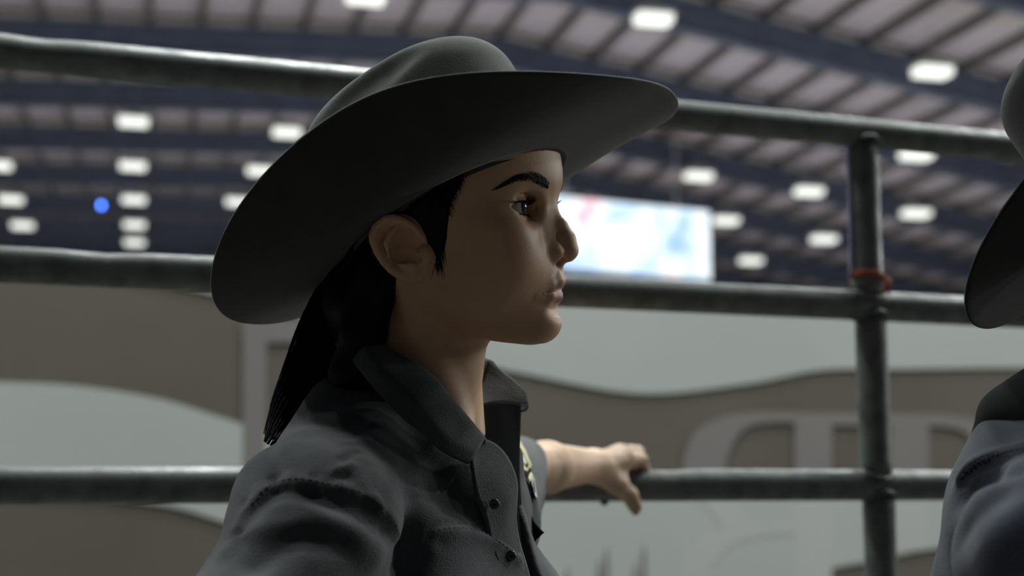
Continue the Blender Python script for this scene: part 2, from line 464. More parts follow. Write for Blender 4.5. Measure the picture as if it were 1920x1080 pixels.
# ------------------------------------------------------------------ printed banner on the barrier behind (same line as the fence)
BQ = FQ - FN * 3.9                                  # 3.9 m beyond the fence
def on_banner(px, py, lift=0.0):
    o = np.array([0, 0, CAMZ]); v = P(px, py, 1.0) - o
    t = (BQ + FN * lift - o).dot(FN) / v.dot(FN); return o + v * t
bl = on_banner(-1500, 480); br = on_banner(3600, 595)
btop = float(on_banner(960, 545)[2])
banner = empty('printed_banner', tuple((np.array([bl[0], bl[1], 0]) + np.array([br[0], br[1], 0])) / 2)); tag(banner, 'taupe and grey printed banner on the barrier behind the fence', 'banner')
bc = (bl + br) / 2; bc[2] = btop / 2
MB().box(bc - FN * .02, (float(np.linalg.norm((br - bl)[:2])), .03, btop), [FD, FN, UP]).build('banner_sheet', M['banner_dark'], banner, smooth=False)
def flat(name, outline, mat, lift):
    """flat printed shape on the banner, 3 mm thick"""
    lift *= .35
    q = np.array([on_banner(x, y, lift) for x, y in outline]); n = len(q)
    q[:, 2] = np.clip(q[:, 2], 0.02, btop - .002)
    back = q - FN * .0006
    mesh_obj(name, np.vstack([q, back]), [tuple(range(n)), tuple(range(2 * n - 1, n - 1, -1))] + [(i, i + n, (i + 1) % n + n, (i + 1) % n) for i in range(n)], mat, banner, smooth=False)
def S(pts, n=40): return [tuple(q) for q in spline(np.array(pts, float), n)]
flat('printed_wave', [(250, 400)] + S([(250, 520), (330, 537), (420, 556), (620, 610), (820, 665), (990, 702), (1200, 738), (1400, 720), (1540, 694), (1700, 692), (1950, 690), (2240, 700), (3500, 760)], 80) + [(3500, 400)], M['banner_light'], .004)
flat('printed_wave', S([(-1400, 690), (-250, 712), (0, 716), (150, 724), (300, 748), (400, 778), (520, 815), (700, 865), (900, 905), (1250, 915), (1600, 905), (2200, 905), (3500, 900)], 80) +
     S([(3500, 1020), (2200, 1010), (1790, 1025), (1650, 1050), (1560, 1066), (1480, 1095), (1000, 1110), (700, 1060), (430, 982), (350, 957), (280, 944), (100, 925), (-250, 905), (-1400, 880)], 70), M['banner_light'], .004)
# letters of the print, seen from the back of the sheet
flat('printed_letter', [(455, 598), (655, 598), (655, 642), (500, 642), (498, 1000), (455, 1000)], M['banner_letter'], .006)
def ring_shape(name, outer, inner, mat, lift):
    n = len(outer)
    qo = np.array([on_banner(x, y, lift) for x, y in outer]); qi = np.array([on_banner(x, y, lift) for x, y in inner])
    v = np.vstack([qo, qi, qo - FN * .0006, qi - FN * .0006])
    f = []
    for i in range(n - 1):
        f += [(i, i + 1, n + i + 1, n + i), (2 * n + i, 3 * n + i, 3 * n + i + 1, 2 * n + i + 1)]
    mesh_obj(name, v, f, mat, banner, smooth=False)
bo = S([(1282, 935), (1281, 870), (1300, 815), (1345, 785), (1410, 773), (1495, 773)], 30)
bi = S([(1360, 935), (1360, 875), (1378, 825), (1405, 800), (1445, 792), (1495, 792)], 30)
ring_shape('printed_letter', bo, bi, M['banner_letter'], .0022)
flat('printed_letter', [(1490, 773), (1560, 774), (1560, 925), (1490, 925)], M['banner_letter'], .006)
flat('printed_letter', [(1488, 925), (1560, 925), (1560, 1200), (1488, 1200)], M['banner_pale'], .006)
flat('printed_letter', [(1310, 935), (1372, 935), (1400, 975), (1440, 985), (1490, 985), (1490, 1003), (1430, 1005), (1375, 1020), (1335, 1060), (1320, 1130), (1250, 1130), (1280, 1050), (1320, 1005), (1355, 990)], M['banner_pale'], .0075)
bo = S([(1560, 774), (1640, 775), (1720, 776), (1800, 780), (1850, 800), (1880, 850), (1885, 930)], 30)
bi = S([(1560, 797), (1640, 797), (1700, 798), (1770, 800), (1815, 815), (1830, 860), (1832, 930)], 30)
ring_shape('printed_letter', bo, bi, M['banner_letter'], .0022)
flat('printed_letter', [(1670, 790), (1742, 790), (1742, 925), (1670, 925)], M['banner_letter'], .006)
flat('printed_letter', [(1670, 925), (1742, 925), (1742, 1030), (1670, 1040)], M['banner_pale'], .006)
for x0, h0 in ((1062, 1060), (1135, 1022), (1205, 1018), (1122, 1045), (1190, 1050)):
    flat('printed_streak', [(x0 - 5, 1110), (x0 - 2, h0 + 20), (x0 + 3, h0), (x0 + 6, h0 + 24), (x0 + 9, 1110)], M['banner_letter'], .006)

# ------------------------------------------------------------------ implicit surfaces -> mesh
def smin(a, b, k):
    h = np.clip(0.5 + 0.5 * (b - a) / k, 0, 1)
    return b + (a - b) * h - k * h * (1 - h)
def smax(a, b, k): return -smin(-a, -b, k)
def ell(p, c, r, R=None):
    q = p - np.asarray(c, np.float32)
    if R is not None: q = q @ np.asarray(R, np.float32)
    r = np.asarray(r, np.float32)
    k0 = np.sqrt(((q / r) ** 2).sum(1)); k1 = np.sqrt(((q / (r * r)) ** 2).sum(1)) + 1e-9
    return k0 * (k0 - 1) / k1
def cone(p, a, b, ra, rb):
    a = np.asarray(a, np.float32); b = np.asarray(b, np.float32); d = b - a
    t = np.clip(((p - a) @ d) / d.dot(d), 0, 1)
    return np.linalg.norm(p - a - t[:, None] * d, axis=1) - (ra + (rb - ra) * t)
def chain(p, pts, rs, k=0):
    f = None
    for i in range(len(pts) - 1):
        g = cone(p, pts[i], pts[i + 1], rs[i], rs[i + 1])
        f = g if f is None else (smin(f, g, k) if k else np.minimum(f, g))
    return f
def rotz(a): c, s = math.cos(a), math.sin(a); return np.array([[c, -s, 0], [s, c, 0], [0, 0, 1]])
def roty(a): c, s = math.cos(a), math.sin(a); return np.array([[c, 0, s], [0, 1, 0], [-s, 0, c]])
def rotx(a): c, s = math.cos(a), math.sin(a); return np.array([[1, 0, 0], [0, c, -s], [0, s, c]])

def surface_net(fun, lo, hi, h, margin=1.7, B=4):
    lo = np.asarray(lo, float); n = (np.ceil((np.asarray(hi, float) - lo) / (h * B))).astype(int)
    ax = [lo[i] + np.arange(n[i] + 1) * h * B for i in range(3)]
    G = np.stack(np.meshgrid(*ax, indexing='ij'), -1).reshape(-1, 3).astype(np.float32)
    fc = np.concatenate([fun(G[i:i + 400000]) for i in range(0, len(G), 400000)]).reshape(n + 1)
    near = np.abs(fc) < margin * h * B
    cell = np.zeros(n, bool)
    for i in (0, 1):
        for j in (0, 1):
            for k in (0, 1):
                q = near[i:i + n[0], j:j + n[1], k:k + n[2]]; cell |= q
    N = n * B + 1
    V = np.empty(N, np.float32)
    rep = fc[:-1, :-1, :-1].repeat(B, 0).repeat(B, 1).repeat(B, 2)
    V[:-1, :-1, :-1] = rep; V[-1] = 9; V[:, -1] = 9; V[:, :, -1] = 9
    mask = np.zeros(N, bool); m = cell.repeat(B, 0).repeat(B, 1).repeat(B, 2)
    mask[:-1, :-1, :-1] |= m; mask[1:, 1:, 1:] |= m
    I = np.argwhere(mask); pts = (lo + I * h).astype(np.float32)
    vals = np.concatenate([fun(pts[i:i + 400000]) for i in range(0, len(pts), 400000)])
    V[mask] = vals
    V[0] = np.maximum(V[0], .01); V[:, 0] = np.maximum(V[:, 0], .01); V[:, :, 0] = np.maximum(V[:, :, 0], .01)
    V[-1] = np.maximum(V[-1], .01); V[:, -1] = np.maximum(V[:, -1], .01); V[:, :, -1] = np.maximum(V[:, :, -1], .01)
    S_ = V < 0
    cnt = np.zeros(N - 1, np.int8)
    offs = [(i, j, k) for i in (0, 1) for j in (0, 1) for k in (0, 1)]
    for o in offs: cnt += S_[o[0]:o[0] + N[0] - 1, o[1]:o[1] + N[1] - 1, o[2]:o[2] + N[2] - 1]
    act = np.argwhere((cnt > 0) & (cnt < 8))
    vv = np.stack([V[act[:, 0] + o[0], act[:, 1] + o[1], act[:, 2] + o[2]] for o in offs], 1)
    pos = np.zeros((len(act), 3)); num = np.zeros(len(act))
    for a in range(8):
        for b_ in range(a + 1, 8):
            if sum(abs(offs[a][q] - offs[b_][q]) for q in range(3)) != 1: continue
            x, y = vv[:, a], vv[:, b_]; cr = (x < 0) != (y < 0)
            t = np.where(cr, x / (x - y + 1e-20 * (x == y)), 0)
            pos += cr[:, None] * (np.array(offs[a]) + t[:, None] * (np.array(offs[b_]) - np.array(offs[a]))); num += cr
    verts = lo + (act + pos / num[:, None]) * h
    idx = np.full(N - 1, -1, np.int64); idx[tuple(act.T)] = np.arange(len(act))
    faces = []
    for axis in range(3):
        o1, o2 = [q for q in range(3) if q != axis]
        sl0 = [slice(1, -1)] * 3; sl1 = [slice(1, -1)] * 3
        sl0[axis] = slice(0, -1); sl1[axis] = slice(1, None)
        s0, s1 = S_[tuple(sl0)], S_[tuple(sl1)]
        e = np.argwhere(s0 != s1); flip = s0[tuple(e.T)]
        base = e.copy(); base[:, o1] += 1; base[:, o2] += 1
        def cid(d1, d2):
            q = base.copy(); q[:, o1] -= d1; q[:, o2] -= d2; return idx[tuple(q.T)]
        q = np.stack([cid(1, 1), cid(0, 1), cid(0, 0), cid(1, 0)], 1)
        if axis == 1: flip = ~flip
        q[~flip] = q[~flip][:, ::-1]
        faces.append(q)
    F_ = np.concatenate(faces); F_ = F_[(F_ >= 0).all(1)]
    a_, b_, c_ = verts[F_[:, 0]] - lo, verts[F_[:, 1]] - lo, verts[F_[:, 2]] - lo
    if (a_ * np.cross(b_, c_)).sum() > 0: F_ = F_[:, ::-1]
    return verts, F_

def relax(v, f, it=2, lam=0.5):
    e = np.vstack([f[:, [0, 1]], f[:, [1, 2]], f[:, [2, 3]], f[:, [3, 0]]])
    for _ in range(it):
        acc = np.zeros_like(v); n = np.zeros(len(v))
        for a, b_ in ((0, 1), (1, 0)):
            for q in range(3): acc[:, q] += np.bincount(e[:, a], v[e[:, b_], q], len(v))
            n += np.bincount(e[:, a], minlength=len(v))
        v = v + lam * (acc / np.maximum(n, 1)[:, None] - v)
    return v
def vert_normals(v, f):
    n = np.cross(v[f[:, 2]] - v[f[:, 0]], v[f[:, 3]] - v[f[:, 1]])
    out = np.zeros_like(v)
    for k in range(4):
        for q in range(3): out[:, q] += np.bincount(f[:, k], n[:, q], len(v))
    return out / (np.linalg.norm(out, axis=1)[:, None] + 1e-12)

# ------------------------------------------------------------------ frames (mm inside each frame: x forward, y to her right = camera side, z up)
class Frame:
    def __init__(s, O, F, N, U): s.O, s.F, s.N, s.U = [np.asarray(q, float) for q in (O, F, N, U)]; s.M = np.stack([s.F, s.N, s.U])
    def w(s, p): return s.O + (np.asarray(p, float) / 1000) @ s.M
    def l(s, p): return ((np.asarray(p, float) - s.O) @ s.M.T) * 1000
def cdir(v): return c2w(np.asarray(v, float)) - np.array([0, 0, CAMZ])
th = math.radians(17)
HEAD = Frame(P(850, 430, 1.135), cdir([math.cos(th), -math.sin(th), 0]), cdir([-math.sin(th), -math.cos(th), 0]), cdir([0, 0, 1]))
def hat_frame(center, tilt, yaw, roll):
    y, t, r = [math.radians(q) for q in (yaw, tilt, roll)]
    Fh = np.array([math.cos(y), -math.sin(y), 0]); Nh = np.array([-math.sin(y), -math.cos(y), 0]); Uh = np.array([0, 0, 1.])
    F2 = Fh * math.cos(t) + Uh * math.sin(t); U2 = -Fh * math.sin(t) + Uh * math.cos(t)
    N2 = Nh * math.cos(r) + U2 * math.sin(r); U3 = -Nh * math.sin(r) + U2 * math.cos(r)
    return Frame(center, cdir(F2), cdir(N2), cdir(U3))

# ------------------------------------------------------------------ head
LV = np.array([  # z, front, half width, x of widest, back, squareness
    [95, 60, 60, 0, -85, 1.95],
    [70, 79, 66, 0, -93, 1.85],
    [54, 83.5, 68, 1, -95, 1.72],
    [40, 85.5, 69, 2, -93, 1.66],
    [26, 78.5, 69, 4, -86, 1.74],
    [12, 78.0, 69, 6, -78, 1.82],
    [-2, 83.0, 68.5, 8, -66, 1.82],
    [-14, 85.5, 66.5, 8, -52, 1.86],
    [-26, 88.0, 62.5, 7, -40, 1.97],
    [-38, 88.5, 58.5, 4, -30, 1.95],
    [-48, 87.0, 55, 2, -25, 1.92],
    [-60, 84.6, 50, 0, -20, 1.88],
    [-72, 85.0, 43, 0, -15, 1.88],
    [-82, 82.5, 36, 2, -10, 1.9],
    [-92, 74, 28, 5, -5, 1.95]], np.float32)
_z = np.linspace(-92, 95, 400)
def _smooth_cols():
    k = LV[::-1]; out = []
    g = np.exp(-.5 * (np.arange(-24, 25) / 9.0) ** 2); g /= g.sum()
    for i in range(1, 6):
        y = np.interp(_z, k[:, 0], k[:, i]); y = np.convolve(np.pad(y, 24, mode='edge'), g, 'valid'); out.append(y)
    return out
LC = _smooth_cols()
EYE = np.array([57.6, 31.0, 14.5])
EYER = 12.2
def loft(p):
    z = np.clip(p[:, 2], -92, 95)
    xf, w, xw, xb, n = [np.interp(z, _z, q).astype(np.float32) for q in LC]
    x = p[:, 0] - xw; y = np.abs(p[:, 1])
    ax = np.where(x > 0, xf - xw, xw - xb); n = np.where(x > 0, n, 2.1)
    rho = ((np.abs(x) / ax) ** n + (y / w) ** n) ** (1 / n) + 1e-6
    f = np.sqrt(x * x + y * y) / rho * (rho - 1)
    f = np.where(rho < .2, -30, f)
    return smax(smax(f, p[:, 2] - 88, 14), -84.5 - p[:, 2], 7)
def lid_edges(az):
    u = np.clip(1 - np.abs((az - 13) / 61) ** 2.2, 0, 1)
    return -1 + 18 * u ** .7 + az * .02, -1 - 21 * u ** .8 + az * .02
def lid_open(q):
    """q: offsets from the eyeball centre (y outward); >0 outside the opening"""
    r = np.hypot(q[:, 0], q[:, 1])
    az = np.degrees(np.arctan2(q[:, 1], q[:, 0])); el = np.degrees(np.arctan2(q[:, 2], r))
    top, bot = lid_edges(az)
    e = np.maximum(el - top, bot - el) * .21
    return np.maximum(e, (np.abs(az - 13) - 61) * .21)
def eye_pt(az, el, r):
    a, e = np.radians(az), np.radians(el)
    return np.stack([r * np.cos(e) * np.cos(a), r * np.cos(e) * np.sin(a), r * np.sin(e)], -1) + EYE
def head_sdf(p):
    s = p.copy(); s[:, 1] = np.abs(s[:, 1])
    f = loft(p)
    f = smin(f, ell(p, (-8, 0, 42), (92, 74, 82)), 18)
    f = smin(f, cone(p * np.array([1, 1.06, 1], np.float32), (-18, 0, -40), (-36, 0, -165), 50, 52), 14)
    f = smin(f, chain(s, [(66, 10, -77), (40, 35, -70), (6, 49, -52), (-2, 55, -30)], [10.5, 10, 11, 9]), 20)    # jaw
    f = smax(f, (-(s[:, 2] + 89) + (s[:, 0] - 70) * -0.02), 6) if False else f
    f = smin(f, chain(s, [(-22, 54, -35), (-8, 38, -100), (12, 14, -165)], [9, 10, 9]), 14)
    f = smin(f, ell(p, (-55, 0, -225), (85, 120, 62)), 22)
    m = (p[:, 0] > -25) & (p[:, 2] < 62) & (p[:, 2] > -140)
    if m.any(): f[m] = face_sdf(s[m], f[m])
    return f
def face_sdf(s, f):
    f = smin(f, ell(s, (74, 0, -74), (13.5, 16, 12)), 9)                    # chin
    f = smin(f, ell(s, (50, 45, -4), (19, 15, 13)), 22)                    # cheek bone
    f = smin(f, ell(s, (60, 33, -28), (16, 20, 21)), 24)
    f = smin(f, ell(s, (36, 43, -36), (24, 14.5, 24)), 22)
    f = smin(f, chain(s, [(77.0, 7, 35), (67.5, 28, 39.5), (48, 49, 34)], [6, 5.2, 5]), 9)   # brow
    # eye sockets
    f = smax(f, -ell(s, (75.5, 33.5, 14.5), (11.5, 19, 10.5), rotz(-.62)), 9)
    # nose
    nose = chain(s, [(75.4, 0, 28), (76.8, 0, 18), (80.8, 0, 8.5), (86.8, 0, 0.5), (91.8, 0, -9), (93.8, 0, -17.2)], [7.2, 6.3, 6.4, 6.9, 8.0, 9.2], 4)
    f = smin(f, nose, 6)
    f = smin(f, cone(s, (75, 8, 6), (80, 10, -14), 7, 8), 9)
    f = smin(f, ell(s, (85.0, 12.0, -19.5), (9.0, 6.2, 7.2)), 4)
    f = smin(f, cone(s, (93, 0, -22.5), (88, 0, -28), 3.6, 4.0), 4)
    f = smax(f, -ell(s, (90.5, 6.6, -27.0), (6.2, 3.1, 4.0), roty(.3)), 2)
    f = smax(f, -chain(s, [(77.5, 19.5, -14), (75.5, 20.5, -22), (78, 19, -27)], [1.2, 1.5, 1.0]), 4)
    # mouth
    f = smin(f, chain(s, [(73.5, 22.5, -49.5), (82.8, 11.5, -44.2), (86.7, 4, -40.8), (86.6, 0, -41.6)], [2.2, 4.0, 4.7, 4.6], 2), 6)
    f = smin(f, chain(s, [(73.5, 22, -52), (82.0, 11, -54), (84.8, 0, -54.6)], [2.2, 4.4, 5.4], 2), 6)
    f = smax(f, -chain(s, [(78.2, 22.4, -50.9), (84.8, 13.5, -48.8), (89.8, 5, -47.2), (91.5, 0, -48)], [.65, 1.0, 1.1, 1.1]), 2)
    f = smax(f, -cone(s, (93.6, 0, -30), (94.6, 0, -36), 1.4, 1.8), 5)
    f = smax(f, -ell(s, (89.8, 0, -64), (5, 15, 4)), 8)
    # eye lids over the ball, then the opening
    e = s - EYE.astype(np.float32)
    ball = np.sqrt((e * e).sum(1))
    f = smin(f, np.maximum(ball - (EYER + 1.7), -(e[:, 0] + 8)), 3.0)
    ca = np.linspace(-40, 72, 9); cu = np.clip(1 - np.abs((ca - 13) / 66) ** 2.2, 0, 1)
    f = smax(f, -chain(s, eye_pt(ca, 12 + 27 * cu, EYER + 3.2), [.5, .9, 1.1, 1.2, 1.2, 1.2, 1.1, .9, .5]), 1.6)
    op = np.maximum(lid_open(e), np.maximum(ball - 22, -(ball - EYER + .4)))
    f = smax(f, -op, .8)
    return smax(f, -(ball - (EYER - .15)), .2)
# ear in the head frame: outline points measured at its own depth
def hpt(px, py, Y):
    o = np.array([0, 0, CAMZ]); v = P(px, py, 1.0) - o
    t = ((HEAD.w((0, Y, 0)) - o).dot(HEAD.N)) / v.dot(HEAD.N)
    return HEAD.l(o + v * t)
ear_out = [(795, 448, 69), (782, 434, 72), (770, 422, 75), (755, 413, 78), (738, 408.5, 80), (722, 411, 82), (706, 424, 83), (699, 441, 83), (700, 452, 82), (708, 472, 80), (720, 491, 77), (735, 506, 74), (752, 516, 71), (772, 521, 69), (788, 519, 67.5), (797, 510, 66.5)]
EO = np.array([hpt(*q) for q in ear_out])
EC = np.array(hpt(752, 463, 66.0))
def ear_sdf(p, sgn=1):
    s = p.copy(); s[:, 1] *= sgn
    # shell: fan of slabs from the concha to the rim, then a rolled rim and an inner ridge
    f = chain(s, EO, [2.6, 2.8, 3, 3.2, 3.2, 3.2, 3.2, 3.2, 3.2, 3.2, 3.2, 3.4, 4.0, 4.4, 4.2, 3.4])
    inner = EC + (EO - EC) * .62; inner[:, 1] -= 2.5
    f = smin(f, chain(s, inner, [2.6] * 16), 3)
    mid = EC + (EO - EC) * .82; mid[:, 1] -= 1.2
    f = smin(f, chain(s, mid, [2.6] * 16), 2)
    for q in (.5, .72, .91):
        mm = EC + (EO - EC) * q; mm[:, 1] -= 5.5 * (1 - q) + .6; f = smin(f, chain(s, mm, [2.4] * 16), 2)
    low = EC + (EO - EC) * .4; low[:, 1] -= 5
    f = smin(f, chain(s, low, [3.4] * 16), 4)
    anti = np.array([hpt(*q) for q in ((745, 424, 78), (733, 438, 80), (726, 455, 80.5), (735, 478, 78), (752, 492, 75), (772, 497, 73))])
    f = smin(f, chain(s, anti, [2.2, 2.8, 3.2, 3.2, 3.2, 3.4]), 3)
    f = smin(f, ell(s, np.array(hpt(772, 510, 70)), (8, 4.5, 8)), 4)
    tr = np.array(hpt(797, 478, 70)); f = smin(f, ell(s, tr, (6, 5, 8)), 4)
    f = smax(f, -ell(s, np.array(hpt(757, 462, 76)), (11.5, 8.5, 13), roty(.5)), 2.5)
    f = smax(f, -chain(s, [hpt(765, 475, 74), hpt(784, 484, 73)], [4.5, 3.6]), 2)
    f = smax(f, -chain(s, [hpt(752, 427, 79), hpt(765, 440, 77)], [2.2, 1.8]), 2)
    base = cone(s, EC + np.array([2, -6, 0]), np.array(hpt(785, 500, 66)), 10, 9)
    f = smin(f, smax(base, s[:, 1] - 71, 3), 3)
    return f
def head_full(p):
    f = head_sdf(p)
    m = (np.abs(p[:, 1]) > 54) & (p[:, 0] > -56) & (p[:, 0] < 32) & (p[:, 2] > -58) & (p[:, 2] < 24)
    for sg in (1, -1):
        n = m & (p[:, 1] * sg > 0)
        if n.any(): f[n] = smin(f[n], ear_sdf(p[n], sg), 4)
    return f

# ------------------------------------------------------------------ people: materials
M['skin'] = material('skin', (0.5, 0.33, 0.24), 0.48, noise=0.10, scale=60, attr='tint', sss=0.12, bump=0.12, bscale=900, spec=0.4)
M['eye'] = material('wet_eye', (1, 1, 1), 0.06, attr='tint', spec=0.6)
M['hair'] = material('black_hair', (0.0065, 0.0056, 0.005), 0.5, noise=0.5, scale=160, stretch=(1, 1, .12), bump=0.4, bscale=420, spec=0.12)
M['felt'] = material('olive_grey_felt', (0.043, 0.047, 0.042), 0.92, noise=0.16, scale=45, bump=0.35, bscale=1300, sheen=0.26, spec=0.15)
M['felt_dark'] = material('charcoal_felt', (0.020, 0.021, 0.020), 0.92, noise=0.16, scale=45, bump=0.35, bscale=1300, sheen=0.12, spec=0.15)
M['leather'] = material('sweatband_leather', (0.05, 0.035, 0.026), 0.6, noise=0.3, scale=80)
M['denim'] = material('charcoal_denim', (0.085, 0.091, 0.095), 0.88, noise=0.42, scale=26, bump=0.55, bscale=900, sheen=0.15, spec=0.2, detail=7)
M['denim_dark'] = material('charcoal_denim_inner', (0.022, 0.023, 0.025), 0.9, noise=0.3, scale=40, bump=0.4, bscale=900)
M['stitch'] = material('grey_stitching', (0.10, 0.104, 0.105), 0.8, noise=0.4, scale=300)
M['button'] = material('dark_metal_button', (0.08, 0.07, 0.06), 0.35, 0.8)
M['gold'] = material('gold_embroidery', (0.52, 0.47, 0.20), 0.6, noise=0.3, scale=500, bump=0.6, bscale=1500)
M['silver'] = material('pale_embroidery', (0.42, 0.43, 0.42), 0.6, noise=0.3, scale=500, bump=0.6, bscale=1500)
M['blue_denim'] = material('blue_grey_denim', (0.030, 0.037, 0.055), 0.88, noise=0.4, scale=30, bump=0.5, bscale=900, sheen=0.15, spec=0.2, detail=7)
M['blue_shirt'] = material('dark_blue_sleeve', (0.040, 0.047, 0.062), 0.88, noise=0.4, scale=24, bump=0.5, bscale=900, sheen=0.1, spec=0.2)
M['black_cloth'] = material('black_cloth', (0.006, 0.006, 0.0065), 0.95, noise=0.3, scale=60, spec=0.08)
M['jeans'] = material('dark_jeans', (0.03, 0.037, 0.055), 0.9, noise=0.4, scale=40, bump=0.4, bscale=700)
M['boot'] = material('brown_boot_leather', (0.07, 0.04, 0.025), 0.5, noise=0.4, scale=25)

def set_tint(o, col):
    a = o.data.color_attributes.new('tint', 'FLOAT_COLOR', 'POINT')
    a.data.foreach_set('color', np.concatenate([col, np.ones((len(col), 1))], 1).astype(np.float32).ravel())
SKIN = np.array([0.60, 0.37, 0.225])

def outward(o):
    bm = bmesh.new(); bm.from_mesh(o.data); bmesh.ops.recalc_face_normals(bm, faces=bm.faces[:]); bm.to_mesh(o.data); bm.free(); return o
# ------------------------------------------------------------------ hats
HP = dict(a=97.8, b=81.9, wf=98.8, ws=101.3, wb=106.2, als=75.0, pw=2.81, alf=-6.3, alb=6.7, q=1.07)
def crown_f(p):
    z = p[:, 2]; t = np.clip(z / 118, 0, 1.2)
    a = 98 - 7 * t ** 2; bb = 82 - 17 * t ** 1.5
    x = p[:, 0]; y = p[:, 1]
    rho = ((np.abs(x) / a) ** 2.25 + (np.abs(y) / bb) ** 2.25) ** (1 / 2.25) + 1e-5
    f = np.sqrt(x * x + y * y) / rho * (rho - 1)
    f = np.where(rho < .2, -40, f)
    top = 121 - 0.0009 * (x - 25) ** 2 * np.where(x < 25, 1, 2.2)
    f = smax(f, z - top, 26)
    s = p.copy(); s[:, 1] = np.abs(s[:, 1])
    f = smax(f, -chain(s, [(-95, 0, 128), (0, 0, 124), (72, 0, 132)], [16, 21, 9]), 14)
    f = smax(f, -chain(s, [(66, 64, 114), (20, 73, 108), (-45, 84, 100)], [6, 15, 14]), 9)
    return f
def make_hat(fr, root, pars=HP, felt='felt'):
    a, b_, wf, ws, wb, als, pw, alf, alb, q = [pars[k] for k in ('a', 'b', 'wf', 'ws', 'wb', 'als', 'pw', 'alf', 'alb', 'q')]
    nphi, ns = 220, 26
    ph = np.linspace(0, 2 * np.pi, nphi, endpoint=False)[:, None]
    c, s = np.cos(ph), np.sin(ph)
    w = ws + (wf - ws) * np.maximum(c, 0) ** 2 + (wb - ws) * np.maximum(-c, 0) ** 2
    al = als * np.abs(s) ** pw + alf * np.maximum(c, 0) ** 2 + alb * np.maximum(-c, 0) ** 2
    t = np.linspace(0, 1, ns + 1)[None]
    ang = np.radians(al) * t ** q
    zero = np.zeros((nphi, 1))
    r = np.concatenate([zero, np.cumsum((np.cos(ang)[:, 1:] + np.cos(ang)[:, :-1]) / 2 / ns, 1)], 1) * w
    z = np.concatenate([zero, np.cumsum((np.sin(ang)[:, 1:] + np.sin(ang)[:, :-1]) / 2 / ns, 1)], 1) * w
    nx, ny = c / a, s / b_; L = np.hypot(nx, ny); nx, ny = nx / L, ny / L
    G = np.stack([a * c + nx * r, b_ * s + ny * r, z], -1)
    G[..., 2] += .8 * np.sin(5 * ph + 1) * t ** 2
    # surface normals for the felt thickness
    du = np.roll(G, -1, 0) - np.roll(G, 1, 0); dv = np.gradient(G, axis=1)
    nn = np.cross(du, dv); nn /= np.linalg.norm(nn, axis=2)[..., None]; nn *= -np.sign(nn[:, :1, 2:3])
    nn *= -1 if nn[0, 0, 2] < 0 else 1
    T = 2.6
    top = G + nn * T / 2; bot = G - nn * T / 2
    prof = [top[:, k] for k in range(ns + 1)]
    outd = G[:, -1] - G[:, -2]; outd /= np.linalg.norm(outd, axis=1)[:, None]
    for e in (45, 0, -45):
        prof.append(G[:, -1] + outd * (T / 2) * math.cos(math.radians(e)) + nn[:, -1] * (T / 2) * math.sin(math.radians(e)))
    prof += [bot[:, k] for k in range(ns, -1, -1)]
    m = len(prof); V = np.concatenate(prof)
    F_ = []
    for k in range(m):
        k2 = (k + 1) % m
        i = np.arange(nphi); j = (i + 1) % nphi
        F_.append(np.stack([k * nphi + i, k * nphi + j, k2 * nphi + j, k2 * nphi + i], 1))
    outward(mesh_obj('brim', fr.w(V), np.concatenate(F_), M[felt], root))
    cv, cf = surface_net(lambda p: np.maximum(smax(crown_f(p), -(crown_f(p) + 3.6), .5), -1.2 - p[:, 2]), (-104, -88, -4), (104, 88, 128), 1.8)
    cv = relax(cv, cf, 2, .5)
    mesh_obj('crown', fr.w(cv), cf, M[felt], root)
    # leather sweatband inside
    an = np.linspace(0, 2 * np.pi, 120)
    for nm, ao, h0, h1, mat in (('sweatband', -4.8, -3, 30, M['leather']),):
        rows = []
        for h, o in ((h0, 0), (h1, 0), (h1, 1.2), (h0, 1.2)):
            tt = h / 118
            rows.append(np.stack([(98 - 7 * max(tt, 0) ** 2 + ao - o) * np.cos(an[:-1]), (82 - 17 * max(tt, 0) ** 1.5 + ao - o) * np.sin(an[:-1]), np.full(119, h)], -1))
        V = np.concatenate(rows); n = 119; f = []
        for k in range(4):
            i = np.arange(n); j = (i + 1) % n; k2 = (k + 1) % 4
            f.append(np.stack([k * n + i, k * n + j, k2 * n + j, k2 * n + i], 1))
        outward(mesh_obj(nm, fr.w(V), np.concatenate(f), mat, root))

HATF = hat_frame(HEAD.w((-.12, 0, 14.66)), 27.91, 19.65, 3.56)
hat = empty('cowboy_hat', tuple(HATF.w((0, 0, 0)))); tag(hat, 'dark olive grey felt cowboy hat worn by the woman in profile', 'hat')
make_hat(HATF, hat)

# ------------------------------------------------------------------ woman: head and neck
FEET = c2w(np.array([-.11, 1.15, 0])); FEET[2] = 0
woman = empty('person', tuple(FEET)); tag(woman, 'person in charcoal denim shirt and cowboy hat, face in profile, hand on rail', 'person')
hv, hf = surface_net(head_full, (-106, -92, -262), (112, 92, 126), 1.0)
hv = relax(hv, hf, 1, .35)
hw = HEAD.w(hv)
inh = HATF.l(hw); above = inh[:, 2] > 0
bad = above & (crown_f(inh.astype(np.float32)) > -6)
if bad.any():                                      # keep the scalp inside the hat
    ctr = np.array([0, 0, 20.0])
    for _ in range(30):
        m_ = np.where(bad)[0]
        if not len(m_): break
        q = inh[m_]; inh[m_] = ctr + (q - ctr) * .985; bad[m_] = crown_f(inh[m_].astype(np.float32)) > -6
    hw = HATF.w(inh); hv = HEAD.l(hw)
def lips_mask(v):
    s = v.copy(); s[:, 1] = np.abs(s[:, 1])
    u = chain(s, [(76.5, 24, -50.5), (85, 11.5, -46), (89, 4, -43), (89, 0, -43.5)], [1.5, 3.6, 4.4, 4.2])
    l = chain(s, [(76.5, 23, -51), (84.5, 11, -53.2), (87.5, 0, -54)], [1.5, 4.0, 4.8])
    return np.clip(1 - (np.minimum(u, l) + .8) / 1.6, 0, 1) * (v[:, 0] > 70)
